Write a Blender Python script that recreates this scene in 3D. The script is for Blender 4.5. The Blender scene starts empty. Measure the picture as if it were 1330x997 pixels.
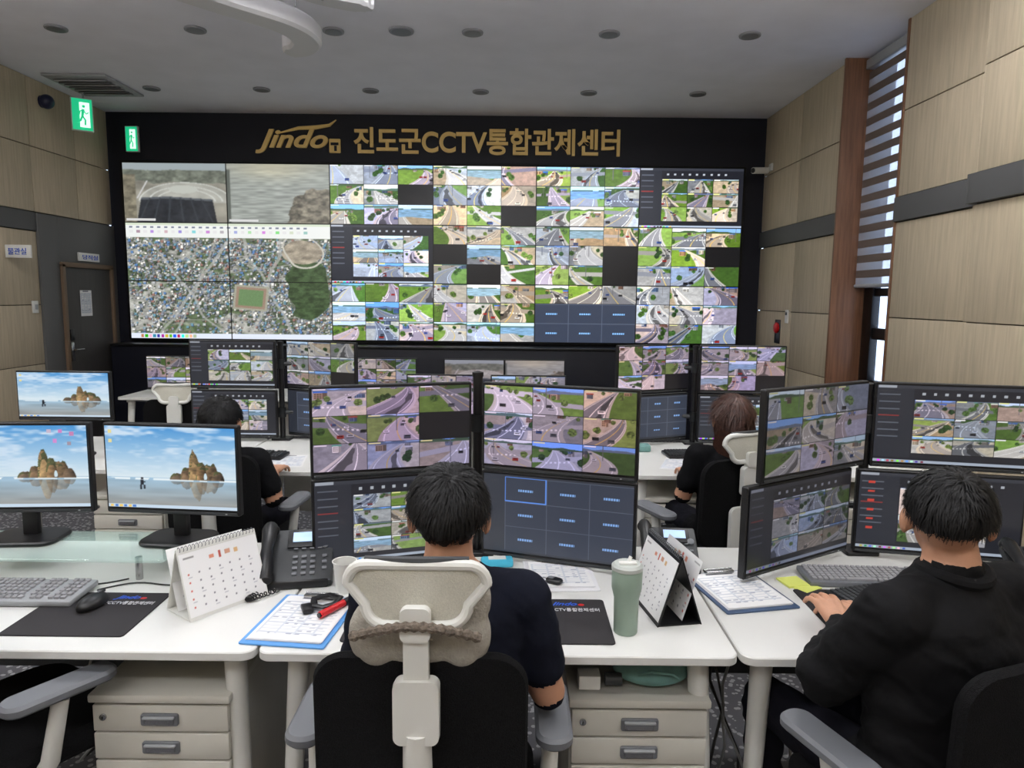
import bpy, bmesh, math, numpy as np
from mathutils import Matrix, Vector, Euler, noise as mnoise
R=math.radians
scene=bpy.context.scene
try:
    scene.view_settings.view_transform='Standard'
    scene.view_settings.look='None'
except Exception: pass

# ---------------------------------------------------------------- materials
def lin(c):
    c=np.asarray(c,dtype=float)
    return np.where(c<=.04045,c/12.92,((c+.055)/1.055)**2.4)
def new_mat(name):
    m=bpy.data.materials.new(name); m.use_nodes=True
    return m, m.node_tree.nodes, m.node_tree.links, m.node_tree.nodes['Principled BSDF']
def mat(name,srgb,rough=.5,metal=0,noise=0,nscale=40,bump=0,bscale=200,emis=0,spec=.5,trans=0,stretch=None):
    m,n,l,p=new_mat(name)
    c=tuple(lin(srgb))+(1,)
    p.inputs['Base Color'].default_value=c
    p.inputs['Roughness'].default_value=rough
    p.inputs['Metallic'].default_value=metal
    p.inputs['Specular IOR Level'].default_value=spec
    if trans: p.inputs['Transmission Weight'].default_value=trans
    if emis:
        p.inputs['Emission Color'].default_value=c; p.inputs['Emission Strength'].default_value=emis
    if noise or bump:
        tc=n.new('ShaderNodeTexCoord'); mp=n.new('ShaderNodeMapping')
        l.new(tc.outputs['Object'],mp.inputs['Vector'])
        if stretch: mp.inputs['Scale'].default_value=stretch
    if noise:
        nt=n.new('ShaderNodeTexNoise'); nt.inputs['Scale'].default_value=nscale; nt.inputs['Detail'].default_value=5
        l.new(mp.outputs[0],nt.inputs['Vector'])
        cr=n.new('ShaderNodeValToRGB')
        cr.color_ramp.elements[0].position=.3; cr.color_ramp.elements[1].position=.7
        a=lin(np.clip(np.array(srgb)*(1-noise),0,1)); b=lin(np.clip(np.array(srgb)*(1+noise),0,1))
        cr.color_ramp.elements[0].color=tuple(a)+(1,); cr.color_ramp.elements[1].color=tuple(b)+(1,)
        l.new(nt.outputs['Fac'],cr.inputs['Fac']); l.new(cr.outputs['Color'],p.inputs['Base Color'])
    if bump:
        nb=n.new('ShaderNodeTexNoise'); nb.inputs['Scale'].default_value=bscale; nb.inputs['Detail'].default_value=3
        l.new(mp.outputs[0],nb.inputs['Vector'])
        bp=n.new('ShaderNodeBump'); bp.inputs['Strength'].default_value=bump; bp.inputs['Distance'].default_value=.01
        l.new(nb.outputs['Fac'],bp.inputs['Height']); l.new(bp.outputs['Normal'],p.inputs['Normal'])
    return m
def screen_mat(name,strength,emissive=True,rough=.3):
    m,n,l,p=new_mat(name)
    at=n.new('ShaderNodeAttribute'); at.attribute_name='Col'
    if emissive:
        p.inputs['Base Color'].default_value=(.01,.01,.012,1)
        l.new(at.outputs['Color'],p.inputs['Emission Color']); p.inputs['Emission Strength'].default_value=strength
        try: m.cycles.emission_sampling='NONE'
        except Exception: pass
    else:
        l.new(at.outputs['Color'],p.inputs['Base Color'])
    p.inputs['Roughness'].default_value=rough
    return m
WOOD=mat('wall_wood_panel',(.72,.665,.57),.6,noise=.05,nscale=3,stretch=(14,14,1.0),bump=.08,bscale=6)
SEAM=mat('wall_seam',(.30,.27,.23),.8)
BAND=mat('wall_band_grey',(.33,.33,.33),.6)
CEIL=mat('ceiling_paint',(.91,.91,.94),.85,noise=.015,nscale=3)
BLACKW=mat('black_wall_panel',(.085,.09,.13),.5,spec=.3)
FRAMEB=mat('black_frame',(.05,.05,.055),.4)
WHITE=mat('white_laminate',(.85,.85,.835),.38,noise=.012,nscale=4)
WHITEP=mat('white_plastic',(.86,.86,.84),.35)
CREAM=mat('cabinet_cream',(.82,.81,.77),.45,noise=.015,nscale=6)
GREYP=mat('grey_plastic',(.42,.43,.45),.5)
LGREY=mat('light_grey_plastic',(.62,.63,.64),.5)
DARKP=mat('dark_plastic',(.08,.08,.09),.4)
DARKG=mat('dark_grey_plastic',(.20,.21,.22),.45)
CHROME=mat('steel',(.7,.7,.7),.25,metal=1)
FABRIC=mat('black_mesh_fabric',(.085,.085,.09),.95,noise=.25,nscale=260,bump=.5,bscale=420,spec=.12)
BEIGE=mat('beige_fabric',(.62,.60,.56),.9,noise=.05,nscale=60,bump=.4,bscale=180)
STRAPM=mat('elastic_strap',(.42,.38,.34),.9,noise=.2,nscale=120,bump=.6,bscale=150)
CUSH=mat('headrest_mesh',(.78,.77,.72),.8,noise=.04,nscale=300,bump=.3,bscale=400)
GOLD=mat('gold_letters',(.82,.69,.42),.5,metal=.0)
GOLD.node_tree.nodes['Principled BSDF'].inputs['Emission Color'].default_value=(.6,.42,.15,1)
GOLD.node_tree.nodes['Principled BSDF'].inputs['Emission Strength'].default_value=.10  # letters are unlit; slight glow added so the gold reads brighter
REDWOOD=mat('redwood_trim',(.47,.33,.24),.45,noise=.12,nscale=3,stretch=(18,18,1))
DOORM=mat('door_dark',(.25,.24,.235),.55,noise=.05,nscale=3,stretch=(12,12,1))
DOORF=mat('door_frame_brown',(.42,.34,.26),.5)
RED=mat('red_plastic',(.78,.10,.12),.4)
BLUE=mat('blue_folder',(.35,.60,.85),.5)
CYAN=mat('cyan_pouch',(.25,.68,.80),.5)
YEL=mat('sticky_note_yellow',(.85,.88,.45),.8)
TEAL=mat('teal_bag',(.42,.58,.56),.8,noise=.05,nscale=30)
SAGE=mat('sage_tumbler',(.56,.64,.58),.35)
PAPER=mat('white_paper',(.88,.88,.89),.8)
PAD=mat('mouse_pad_dark',(.16,.15,.16),.85,bump=.2,bscale=500)
LOGOB=mat('logo_blue',(.15,.35,.80),.5)
SIGNG=mat('exit_green',(.10,.72,.50),.5,emis=.9)
SIGNW=mat('exit_white',(.9,1,.95),.5,emis=1.0)
NAVY=mat('navy_speaker',(.10,.12,.25),.4)
SKIN=mat('skin',(.74,.55,.44),.55,noise=.04,nscale=20)
EYEW=mat('eye_white',(.9,.9,.88),.3); EYEB=mat('eye_iris',(.08,.05,.04),.2)
LIP=mat('lips',(.62,.36,.33),.5)
HAIRK=mat('hair_black',(.06,.057,.062),.55,noise=.3,nscale=90,spec=.3)
HAIRB=mat('hair_brown',(.27,.165,.13),.5,noise=.25,nscale=60)
NAVYT=mat('navy_tshirt',(.09,.10,.145),.9,noise=.08,nscale=25,bump=.6,bscale=14,spec=.12)
BLACKJ=mat('black_jacket',(.06,.06,.068),.85,noise=.15,nscale=18,bump=1.0,bscale=11,spec=.2)
BLACKT=mat('black_tshirt',(.07,.07,.08),.9,noise=.1,nscale=25,bump=.5,bscale=14,spec=.12)
PANTS=mat('dark_trousers',(.09,.09,.12),.9,bump=.4,bscale=14,spec=.12)
SHOE=mat('black_shoe',(.06,.06,.06),.5)
KEYG=mat('grey_keys',(.60,.60,.61),.5)
LAMP=mat('fill_lamp',(1,1,1),.5,emis=17.0)  # glow of the added out-of-view fill lamps
DLG=mat('downlight_grey',(.54,.54,.56),.5); DLI=mat('downlight_inner',(.38,.38,.40),.4)
SCR=screen_mat('lcd_screen',1.0); SCRW=screen_mat('video_wall_screen',1.18)
PRINT=screen_mat('printed_paper',0,False,.75)
m,n,l,p=new_mat('clear_glass'); GLASS=m
p.inputs['Base Color'].default_value=(.62,.85,.78,1); p.inputs['Roughness'].default_value=.03; p.inputs['Alpha'].default_value=.32
m,n,l,p=new_mat('window_glass'); WGLASS=m
p.inputs['Base Color'].default_value=(.5,.6,.75,1); p.inputs['Roughness'].default_value=.02; p.inputs['Alpha'].default_value=.15
m,n,l,p=new_mat('sheer_blind'); SHEER=m
p.inputs['Base Color'].default_value=(.75,.82,.95,1); p.inputs['Alpha'].default_value=.35; p.inputs['Roughness'].default_value=.9
BLINDD=mat('blind_opaque',(.42,.37,.34),.9)
m,n,l,p=new_mat('carpet_tiles'); CARPET=m
tc=n.new('ShaderNodeTexCoord'); vo=n.new('ShaderNodeTexVoronoi'); vo.inputs['Scale'].default_value=38
l.new(tc.outputs['Object'],vo.inputs['Vector'])
cr=n.new('ShaderNodeValToRGB'); cr.color_ramp.interpolation='CONSTANT'
cr.color_ramp.elements[0].position=0; cr.color_ramp.elements[0].color=(.28,.28,.29,1)
cr.color_ramp.elements[1].position=.35; cr.color_ramp.elements[1].color=(.08,.08,.09,1)
l.new(vo.outputs['Distance'],cr.inputs['Fac']); l.new(cr.outputs['Color'],p.inputs['Base Color']); p.inputs['Roughness'].default_value=.95

# ---------------------------------------------------------------- mesh builder
def rotm(rot):
    if rot is None: return Matrix.Identity(3)
    if isinstance(rot,Matrix): return rot.to_3x3()
    return Euler([R(a) for a in rot]).to_matrix()
class B:
    def __init__(s): s.v=[];s.f=[];s.m=[];s.mats=[]
    def add(s,vs,fs,mt,c=(0,0,0),rot=None):
        if mt not in s.mats: s.mats.append(mt)
        k=s.mats.index(mt); o=len(s.v); M=rotm(rot); c=Vector(c)
        s.v+= [tuple(M@Vector(v)+c) for v in vs]
        s.f+= [tuple(i+o for i in f) for f in fs]; s.m+=[k]*len(fs)
        return s
    def box(s,c,sz,mt,bev=0,rot=None):
        if bev<=0:
            x,y,z=[a/2 for a in sz]
            vs=[(-x,-y,-z),(x,-y,-z),(x,y,-z),(-x,y,-z),(-x,-y,z),(x,-y,z),(x,y,z),(-x,y,z)]
            fs=[(0,3,2,1),(4,5,6,7),(0,1,5,4),(1,2,6,5),(2,3,7,6),(3,0,4,7)]
            return s.add(vs,fs,mt,c,rot)
        bm=bmesh.new(); bmesh.ops.create_cube(bm,size=1)
        bmesh.ops.scale(bm,vec=sz,verts=bm.verts)
        bmesh.ops.bevel(bm,geom=list(bm.edges),offset=min(bev,min(sz)*.49),segments=2,affect='EDGES',profile=.5)
        bm.verts.index_update()
        vs=[tuple(v.co) for v in bm.verts]; fs=[tuple(v.index for v in f.verts) for f in bm.faces]; bm.free()
        return s.add(vs,fs,mt,c,rot)
    def plate(s,c,w,h,t,r,mt,rot=None,ch=.002,seg=6):
        def ring(ins,z):
            o=[];rr=max(r-ins,.0005)
            for (cx,cy,a0) in ((w/2-r,h/2-r,0),(-w/2+r,h/2-r,90),(-w/2+r,-h/2+r,180),(w/2-r,-h/2+r,270)):
                for k in range(seg+1):
                    a=R(a0+90*k/seg); o.append((cx+rr*math.cos(a),cy+rr*math.sin(a),z))
            return o
        return s.rings([ring(ch,-t/2),ring(0,-t/2+ch),ring(0,t/2-ch),ring(ch,t/2)],mt,c,rot)
    def rings(s,rs,mt,c=(0,0,0),rot=None,cap=True):
        n=len(rs[0]); vs=[p for r_ in rs for p in r_]; fs=[]
        for i in range(len(rs)-1):
            for j in range(n):
                k=(j+1)%n; fs.append((i*n+j,i*n+k,(i+1)*n+k,(i+1)*n+j))
        if cap:
            fs.append(tuple(reversed(range(n)))); fs.append(tuple(range((len(rs)-1)*n,len(rs)*n)))
        return s.add(vs,fs,mt,c,rot)
    def lathe(s,prof,mt,c=(0,0,0),rot=None,seg=28,cap=True):
        rs=[[(r*math.cos(2*math.pi*j/seg),r*math.sin(2*math.pi*j/seg),z) for j in range(seg)] for r,z in prof]
        return s.rings(rs,mt,c,rot,cap)
    def cyl(s,p0,p1,r0,mt,r1=None,seg=16):
        return s.tube([p0,p1],[r0,r0 if r1 is None else r1],mt,seg)
    def tube(s,pts,rad,mt,seg=10,flat=None):
        pts=[Vector(p) for p in pts]
        if not hasattr(rad,'__len__'): rad=[rad]*len(pts)
        rs=[];prev=None
        for i,p in enumerate(pts):
            if i==0: t=pts[1]-pts[0]
            elif i==len(pts)-1: t=pts[-1]-pts[-2]
            else: t=(pts[i+1]-p).normalized()+(p-pts[i-1]).normalized()
            t.normalize()
            if prev is None:
                up=Vector((0,0,1)) if abs(t.z)<.9 else Vector((0,1,0))
                a=t.cross(up).normalized()
            else: a=(prev-t*prev.dot(t)).normalized()
            prev=a; b=t.cross(a)
            fx=flat if flat else 1
            rs.append([tuple(p+(a*math.cos(2*math.pi*j/seg)+b*math.sin(2*math.pi*j/seg)*fx)*rad[i]) for j in range(seg)])
        return s.rings(rs,mt)
    def sph(s,c,r,mt,rot=None,seg=20,rn=12):
        if not hasattr(r,'__len__'): r=(r,r,r)
        vs=[(0,0,-r[2])]
        for i in range(1,rn):
            a=-math.pi/2+math.pi*i/rn
            for j in range(seg):
                b=2*math.pi*j/seg; vs.append((r[0]*math.cos(a)*math.cos(b),r[1]*math.cos(a)*math.sin(b),r[2]*math.sin(a)))
        vs.append((0,0,r[2])); fs=[]
        for j in range(seg): fs.append((0,1+(j+1)%seg,1+j))
        for i in range(rn-2):
            for j in range(seg):
                a=1+i*seg+j;b_=1+i*seg+(j+1)%seg; fs.append((a,b_,b_+seg,a+seg))
        t=len(vs)-1;o=1+(rn-2)*seg
        for j in range(seg): fs.append((t,o+j,o+(j+1)%seg))
        return s.add(vs,fs,mt,c,rot)
    def cap(s,p0,p1,r0,r1,mt):
        p0=Vector(p0);p1=Vector(p1);d=(p1-p0);L=max(d.length,1e-5)
        q=d.to_track_quat('Z','Y').to_matrix(); seg=16
        prof=[]
        for k in range(1,6): a=-math.pi/2+math.pi/2*k/5; prof.append((r0*math.cos(a),r0*math.sin(a)))
        for k in range(0,5): a=math.pi/2*k/5; prof.append((r1*math.cos(a),L+r1*math.sin(a)))
        prof=[(r0*.05,-r0)]+prof+[(r1*.05,L+r1)]
        return s.lathe(prof,mt,p0,q,seg)
    def bent(s,c,w,h,t,r,mt,fn,rot=None,seg=8):
        def ring(k,y,sc):
            o=[]
            for (cx,cz,a0) in ((w/2-r,h/2-r,0),(-w/2+r,h/2-r,90),(-w/2+r,-h/2+r,180),(w/2-r,-h/2+r,270)):
                for q in range(seg+1):
                    a=R(a0+90*q/seg); x=(cx+r*math.cos(a))*sc; z=(cz+r*math.sin(a))*sc
                    o.append((x,y+fn(x,z),z))
            return o
        rs=[ring(0,-t/2,k) for k in (.04,.3,.6,.85,.975)]+[ring(0,0,1)]+[ring(0,t/2,k) for k in (.975,.85,.6,.3,.04)]
        return s.rings(rs,mt,c,rot)
    def obj(s,name,parent=None,loc=(0,0,0),rot=(0,0,0),ang=35):
        me=bpy.data.meshes.new(name); me.from_pydata(s.v,[],s.f)
        for mt in s.mats: me.materials.append(mt)
        me.polygons.foreach_set('material_index',s.m)
        bm=bmesh.new(); bm.from_mesh(me); bmesh.ops.recalc_face_normals(bm,faces=bm.faces); bm.to_mesh(me); bm.free()
        me.polygons.foreach_set('use_smooth',[True]*len(me.polygons))
        try: me.set_sharp_from_angle(angle=R(ang))
        except Exception: pass
        ob=bpy.data.objects.new(name,me); scene.collection.objects.link(ob)
        ob.location=loc; ob.rotation_euler=[R(a) for a in rot]
        if parent: ob.parent=parent
        return ob
def empty(name,loc=(0,0,0),rot=(0,0,0)):
    e=bpy.data.objects.new(name,None); scene.collection.objects.link(e); e.empty_display_size=.1
    e.location=loc; e.rotation_euler=[R(a) for a in rot]; return e
def picture(name,img,w,h,mt,parent=None,loc=(0,0,0),rot=(0,0,0)):
    H,W,_=img.shape
    xs=np.linspace(-w/2,w/2,W); zs=np.linspace(h/2,-h/2,H)
    X,Z=np.meshgrid(xs,zs); co=np.zeros((H*W,3),dtype=np.float32); co[:,0]=X.ravel(); co[:,2]=Z.ravel()
    i=np.arange(H*W).reshape(H,W)
    q=np.stack([i[1:,:-1],i[1:,1:],i[:-1,1:],i[:-1,:-1]],-1).reshape(-1,4)
    me=bpy.data.meshes.new(name); nf=len(q)
    me.vertices.add(H*W); me.vertices.foreach_set('co',co.ravel())
    me.loops.add(nf*4); me.loops.foreach_set('vertex_index',q.ravel().astype(np.int32))
    me.polygons.add(nf); me.polygons.foreach_set('loop_start',np.arange(0,nf*4,4,dtype=np.int32))
    me.update(calc_edges=True)
    at=me.color_attributes.new('Col','FLOAT_COLOR','POINT')
    col=np.ones((H*W,4),dtype=np.float32); col[:,:3]=lin(np.clip(img,0,1)).reshape(-1,3)
    at.data.foreach_set('color',col.ravel())
    me.materials.append(mt)
    ob=bpy.data.objects.new(name,me); scene.collection.objects.link(ob)
    ob.location=loc; ob.rotation_euler=[R(a) for a in rot]
    if parent: ob.parent=parent
    return ob
def textmesh(name,body,W,H,ext,mt,parent=None,loc=(0,0,0),rot=(90,0,0),off=0,shear=0):
    cu=bpy.data.curves.new('txt','FONT'); cu.body=body; cu.size=1; cu.extrude=.05; cu.offset=off; cu.shear=shear
    t=bpy.data.objects.new('txt',cu); scene.collection.objects.link(t)
    dg=bpy.context.evaluated_depsgraph_get(); me=bpy.data.meshes.new_from_object(t.evaluated_get(dg))
    bpy.data.objects.remove(t)
    n=len(me.vertices); co=np.zeros(n*3); me.vertices.foreach_get('co',co); co=co.reshape(-1,3)
    mn=co.min(0); mx=co.max(0); co=(co-mn)/(mx-mn)*np.array([W,H,ext]); me.vertices.foreach_set('co',co.ravel())
    me.materials.clear(); me.materials.append(mt); me.name=name; me.update()
    ob=bpy.data.objects.new(name,me); scene.collection.objects.link(ob)
    ob.location=loc; ob.rotation_euler=[R(a) for a in rot]
    if parent: ob.parent=parent
    return ob

# ---------------------------------------------------------------- painters (numpy, sRGB)
def nz(rng,h,w,ch,cw):
    a=rng.random((ch+2,cw+2)); y=np.linspace(0,ch,h); x=np.linspace(0,cw,w)
    y0=y.astype(int); x0=x.astype(int); fy=(y-y0)[:,None]; fx=(x-x0)[None]
    fy=fy*fy*(3-2*fy); fx=fx*fx*(3-2*fx)
    A=a[y0][:,x0];Bq=a[y0][:,x0+1];C=a[y0+1][:,x0];D=a[y0+1][:,x0+1]
    return (A*(1-fx)+Bq*fx)*(1-fy)+(C*(1-fx)+D*fx)*fy
def fbm(rng,h,w,c): return .5*nz(rng,h,w,c,c)+.3*nz(rng,h,w,c*2,c*2)+.2*nz(rng,h,w,c*4,c*4)
def blur(im,n):
    for _ in range(n):
        im=(np.roll(im,1,0)+np.roll(im,-1,0)+2*im)/4; im=(np.roll(im,1,1)+np.roll(im,-1,1)+2*im)/4
    return im
def grid(h,w):
    Y,X=np.mgrid[0:h,0:w]; return (Y+.5)/h,(X+.5)/w
def rect(im,x0,y0,x1,y1,c):
    h,w,_=im.shape; im[max(0,int(y0*h)):max(0,int(round(y1*h))),max(0,int(x0*w)):max(0,int(round(x1*w)))]=c
def ch(rng,L): return np.array(L[rng.integers(len(L))])
def cctv(rng,h0,w0,kind='mix'):
    SS=2; h,w=h0*SS,w0*SS
    Y,X=grid(h,w); hz=rng.uniform(-.15,.32)
    G=[(.42,.54,.26),(.34,.45,.22),(.50,.60,.34),(.28,.38,.20)]; T=[(.70,.68,.64),(.60,.60,.60),(.78,.75,.68),(.50,.51,.53),(.60,.55,.48),(.66,.69,.73)]
    gp={'green':.68,'warm':.15}.get(kind,.38); scen=rng.random()
    bend=rng.uniform(-.9,.9); vx=rng.uniform(.0,1.); bx=rng.uniform(-.1,1.1); t=(Y-hz)/(1-hz); tc_=np.clip(t,0,1)
    cx=vx+(bx-vx)*t+bend*t*(1-t); wd=rng.uniform(.20,.55); hw=.018+wd*tc_
    A=ch(rng,G if rng.random()<gp else T); C=ch(rng,G if rng.random()<gp else T)
    im=np.where((X<cx)[...,None],A,C)*(.84+.32*fbm(rng,h,w,9))[...,None]
    def building(x0,y1,bw,bh):
        c=ch(rng,[(.84,.83,.81),(.66,.64,.62),(.60,.48,.42),(.54,.58,.64),(.76,.74,.70),(.44,.54,.68),(.74,.64,.54)])*rng.uniform(.8,1.1)
        rect(im,x0,y1-bh,x0+bw,y1,c); rect(im,x0+bw*.68,y1-bh,x0+bw,y1,c*.62)
        rf=ch(rng,[(.20,.42,.76),(.20,.42,.76),(.60,.28,.24),(.36,.58,.52),(.5,.5,.52),(.84,.84,.84)]) ; rect(im,x0-.01,y1-bh-.05,x0+bw+.01,y1-bh,rf)
        for q in range(3):
            for s_ in range(3): rect(im,x0+bw*(.06+.2*s_),y1-bh+bh*(.15+.28*q),x0+bw*(.19+.2*s_),y1-bh+bh*(.32+.28*q),c*.48)
    def blob(x,y,r,c):
        k=((X-x)*1.7)**2+(Y-y)**2<(r*(1+.35*(tx-.5)))**2; im[k]=(c*(.55+.9*tx)[...,None])[k]
    tx=nz(rng,h,w,26,34); water=scen<.10
    side=rng.choice([-1,1])
    for k in range(rng.integers(2,5)): 
        tt=rng.uniform(0,.35); yb=hz+.03+(1-hz)*tt; c0=vx+(bx-vx)*tt+bend*tt*(1-tt); s_=.5+tt*1.6; q=rng.choice([-1,1]); bw=rng.uniform(.12,.26)*s_
        x0=c0+q*(.03+wd*tt+.02)-(bw if q<0 else 0)+q*rng.uniform(0,.2); building(x0,yb,bw,rng.uniform(.14,.26)*s_)
    rc=ch(rng,[(.58,.58,.60),(.64,.63,.62),(.48,.49,.52),(.68,.68,.69)])*rng.uniform(.88,1.08)
    sw=(np.abs(X-cx)<hw*1.18+.006)&(t>0); im[sw]=np.array((.74,.73,.71))*rng.uniform(.85,1.05)
    mk=(np.abs(X-cx)<hw)&(t>0); im[mk]=(rc*(.94+.12*fbm(rng,h,w,4))[...,None])[mk]
    if rng.random()<.45:
        y0=hz+rng.uniform(.25,.5); sl=rng.uniform(-.3,.3); wd2=rng.uniform(.06,.12); q=Y-y0-sl*(X-.5); t2=(np.abs(q)<wd2)&(t>.02); im[t2]=rc
        zc=(q>wd2)&(q<wd2+.06)&(np.sin(X*70)>.1)&mk; im[zc]=(.88,.88,.88)
    ed=mk&(np.abs(np.abs(X-cx)-hw*.88)<.003+.010*tc_); im[ed]=(.88,.88,.87)
    dl=mk&(np.abs(X-cx)<.003+.010*tc_); im[dl]=(.82,.72,.42) if rng.random()<.6 else (.88,.88,.88)
    tcn=ch(rng,[(.22,.32,.16),(.28,.38,.20),(.18,.27,.16),(.36,.44,.24)])
    for k in range(rng.integers(2,9)):
        tt=rng.uniform(0,.75); q=side if rng.random()<.75 else -side; c0=vx+(bx-vx)*tt+bend*tt*(1-tt); r=.05+.15*tt
        blob(c0+q*(.03+wd*tt*1.2+r*.6+rng.uniform(0,.1)),hz+(1-hz)*tt-r*.4,r,tcn)
    if rng.random()<.4:
        sx=vx+(bx-vx)*.6; k=mk&(np.abs(X-cx-side*hw*.55)<hw*.45*nz(rng,h,w,7,1))&(t>.2); im[k]*=.58
    sky=Y<hz-.03; im[sky]=ch(rng,[(.74,.85,.97),(.88,.92,.96),(.52,.70,.95)])
    hr=hz-.03-.09*nz(rng,h,w,1,5); tr=(Y>hr)&(Y<hz+.015); im[tr]=ch(rng,[(.34,.44,.40),(.42,.48,.56),(.28,.36,.26)])
    for k in range(rng.integers(1,8)):
        tt=rng.uniform(.10,.9); y=hz+(1-hz)*tt; c0=vx+(bx-vx)*tt+bend*tt*(1-tt); x=c0+rng.choice([-1,1])*(.02+wd*tt)*rng.uniform(.3,1.1)
        s=.018+.06*tt; c=ch(rng,[(.92,.92,.93),(.92,.92,.93),(.14,.14,.16),(.35,.37,.40),(.72,.73,.75),(.60,.22,.20),(.25,.34,.55)])
        rect(im,x-s,y-s*.9,x+s,y+s*.7,c); rect(im,x-s*.7,y-s*.6,x+s*.7,y-s*.1,c*.35); rect(im,x-s,y+s*.7,x+s,y+s*1.0,(.2,.2,.21))
    if rng.random()<.3: x=rng.uniform(.1,.9); rect(im,x,0,x+.014,rng.uniform(.5,.9),(.42,.42,.43))
    if water:
        k=Y<.52+.2*nz(rng,h,w,1,3); im[k]=(np.array((.50,.62,.72))*(.85+.3*nz(rng,h,w,40,8))[...,None])[k]; k=Y<.22; im[k]=(.78,.86,.95); k=(Y>.17)&(Y<.24)&(nz(rng,h,w,1,4)>.3); im[k]=(.32,.42,.42)
    im=im*(.95+.10*rng.random((h,w)))[...,None]
    im=im*ch(rng,[(1,1,1),(1,1,1),(.92,.97,1.06),(1.06,1,.93),(1.0,.95,1.02)])*rng.uniform(.84,1.10)
    im=np.clip((im-.5)*1.08+.5,0,1).reshape(h0,SS,w0,SS,3).mean((1,3))
    rect(im,.03,.03,.25,.07,(.88,.88,.60) if rng.random()<.5 else (.9,.9,.9))
    return np.clip(im,0,1)
def logo(h,w):
    im=np.zeros((h,w,3)); im[:]=(.21,.235,.29); Y,X=grid(h,w)
    im[(Y<1.5/h)|(X<1.5/w)]=(.34,.37,.43)
    a=(np.abs(Y-.52)<.045)&(np.abs(X-.5)<.17)&((X*w).astype(int)%4!=0); im[a]=(.50,.66,.88)
    return im
def mosaic(rng,h,w,rows,cols,black=(),logos=(),kind='mix'):
    im=np.zeros((h,w,3)); im[:]=.06
    for r in range(rows):
        for c in range(cols):
            y0=h*r//rows; y1=h*(r+1)//rows; x0=w*c//cols; x1=w*(c+1)//cols
            if (r,c) in black: im[y0:y1,x0:x1]=(.075,.075,.085); continue
            if (r,c) in logos: im[y0:y1,x0:x1]=logo(y1-y0,x1-x0); continue
            im[y0:y1-1,x0:x1-1]=cctv(rng,y1-y0-1,x1-x0-1,kind)
    return im
def ui(rng,h,w,left=.2,rows=3,cols=3,black=(),bot=.9,right=.99):
    im=np.zeros((h,w,3)); im[:]=(.125,.13,.155)
    rect(im,0,0,1,.05,(.2,.21,.24)); rect(im,.01,.01,.12,.04,(.6,.62,.66))
    rect(im,0,.05,left-.01,.93,(.16,.17,.2))
    for k in range(7): rect(im,.02,.12+k*.09,left*.6,.132+k*.09,(.34,.36,.40) if k!=3 else (.5,.2,.2))
    for k in range(9): rect(im,left+.04+k*.07,.095,left+.058+k*.07,.125,(.65,.67,.70))
    y0=int(.19*h); y1=int(bot*h); x0=int(left*w); x1=int(right*w)
    im[y0:y1,x0:x1]=mosaic(rng,y1-y0,x1-x0,rows,cols,black)
    rect(im,0,.965,1,1,(.62,.66,.72)); 
    for k in range(10): rect(im,.03+.03*k,.972,.045+.03*k,.995,rng.random(3))
    return im
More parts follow.
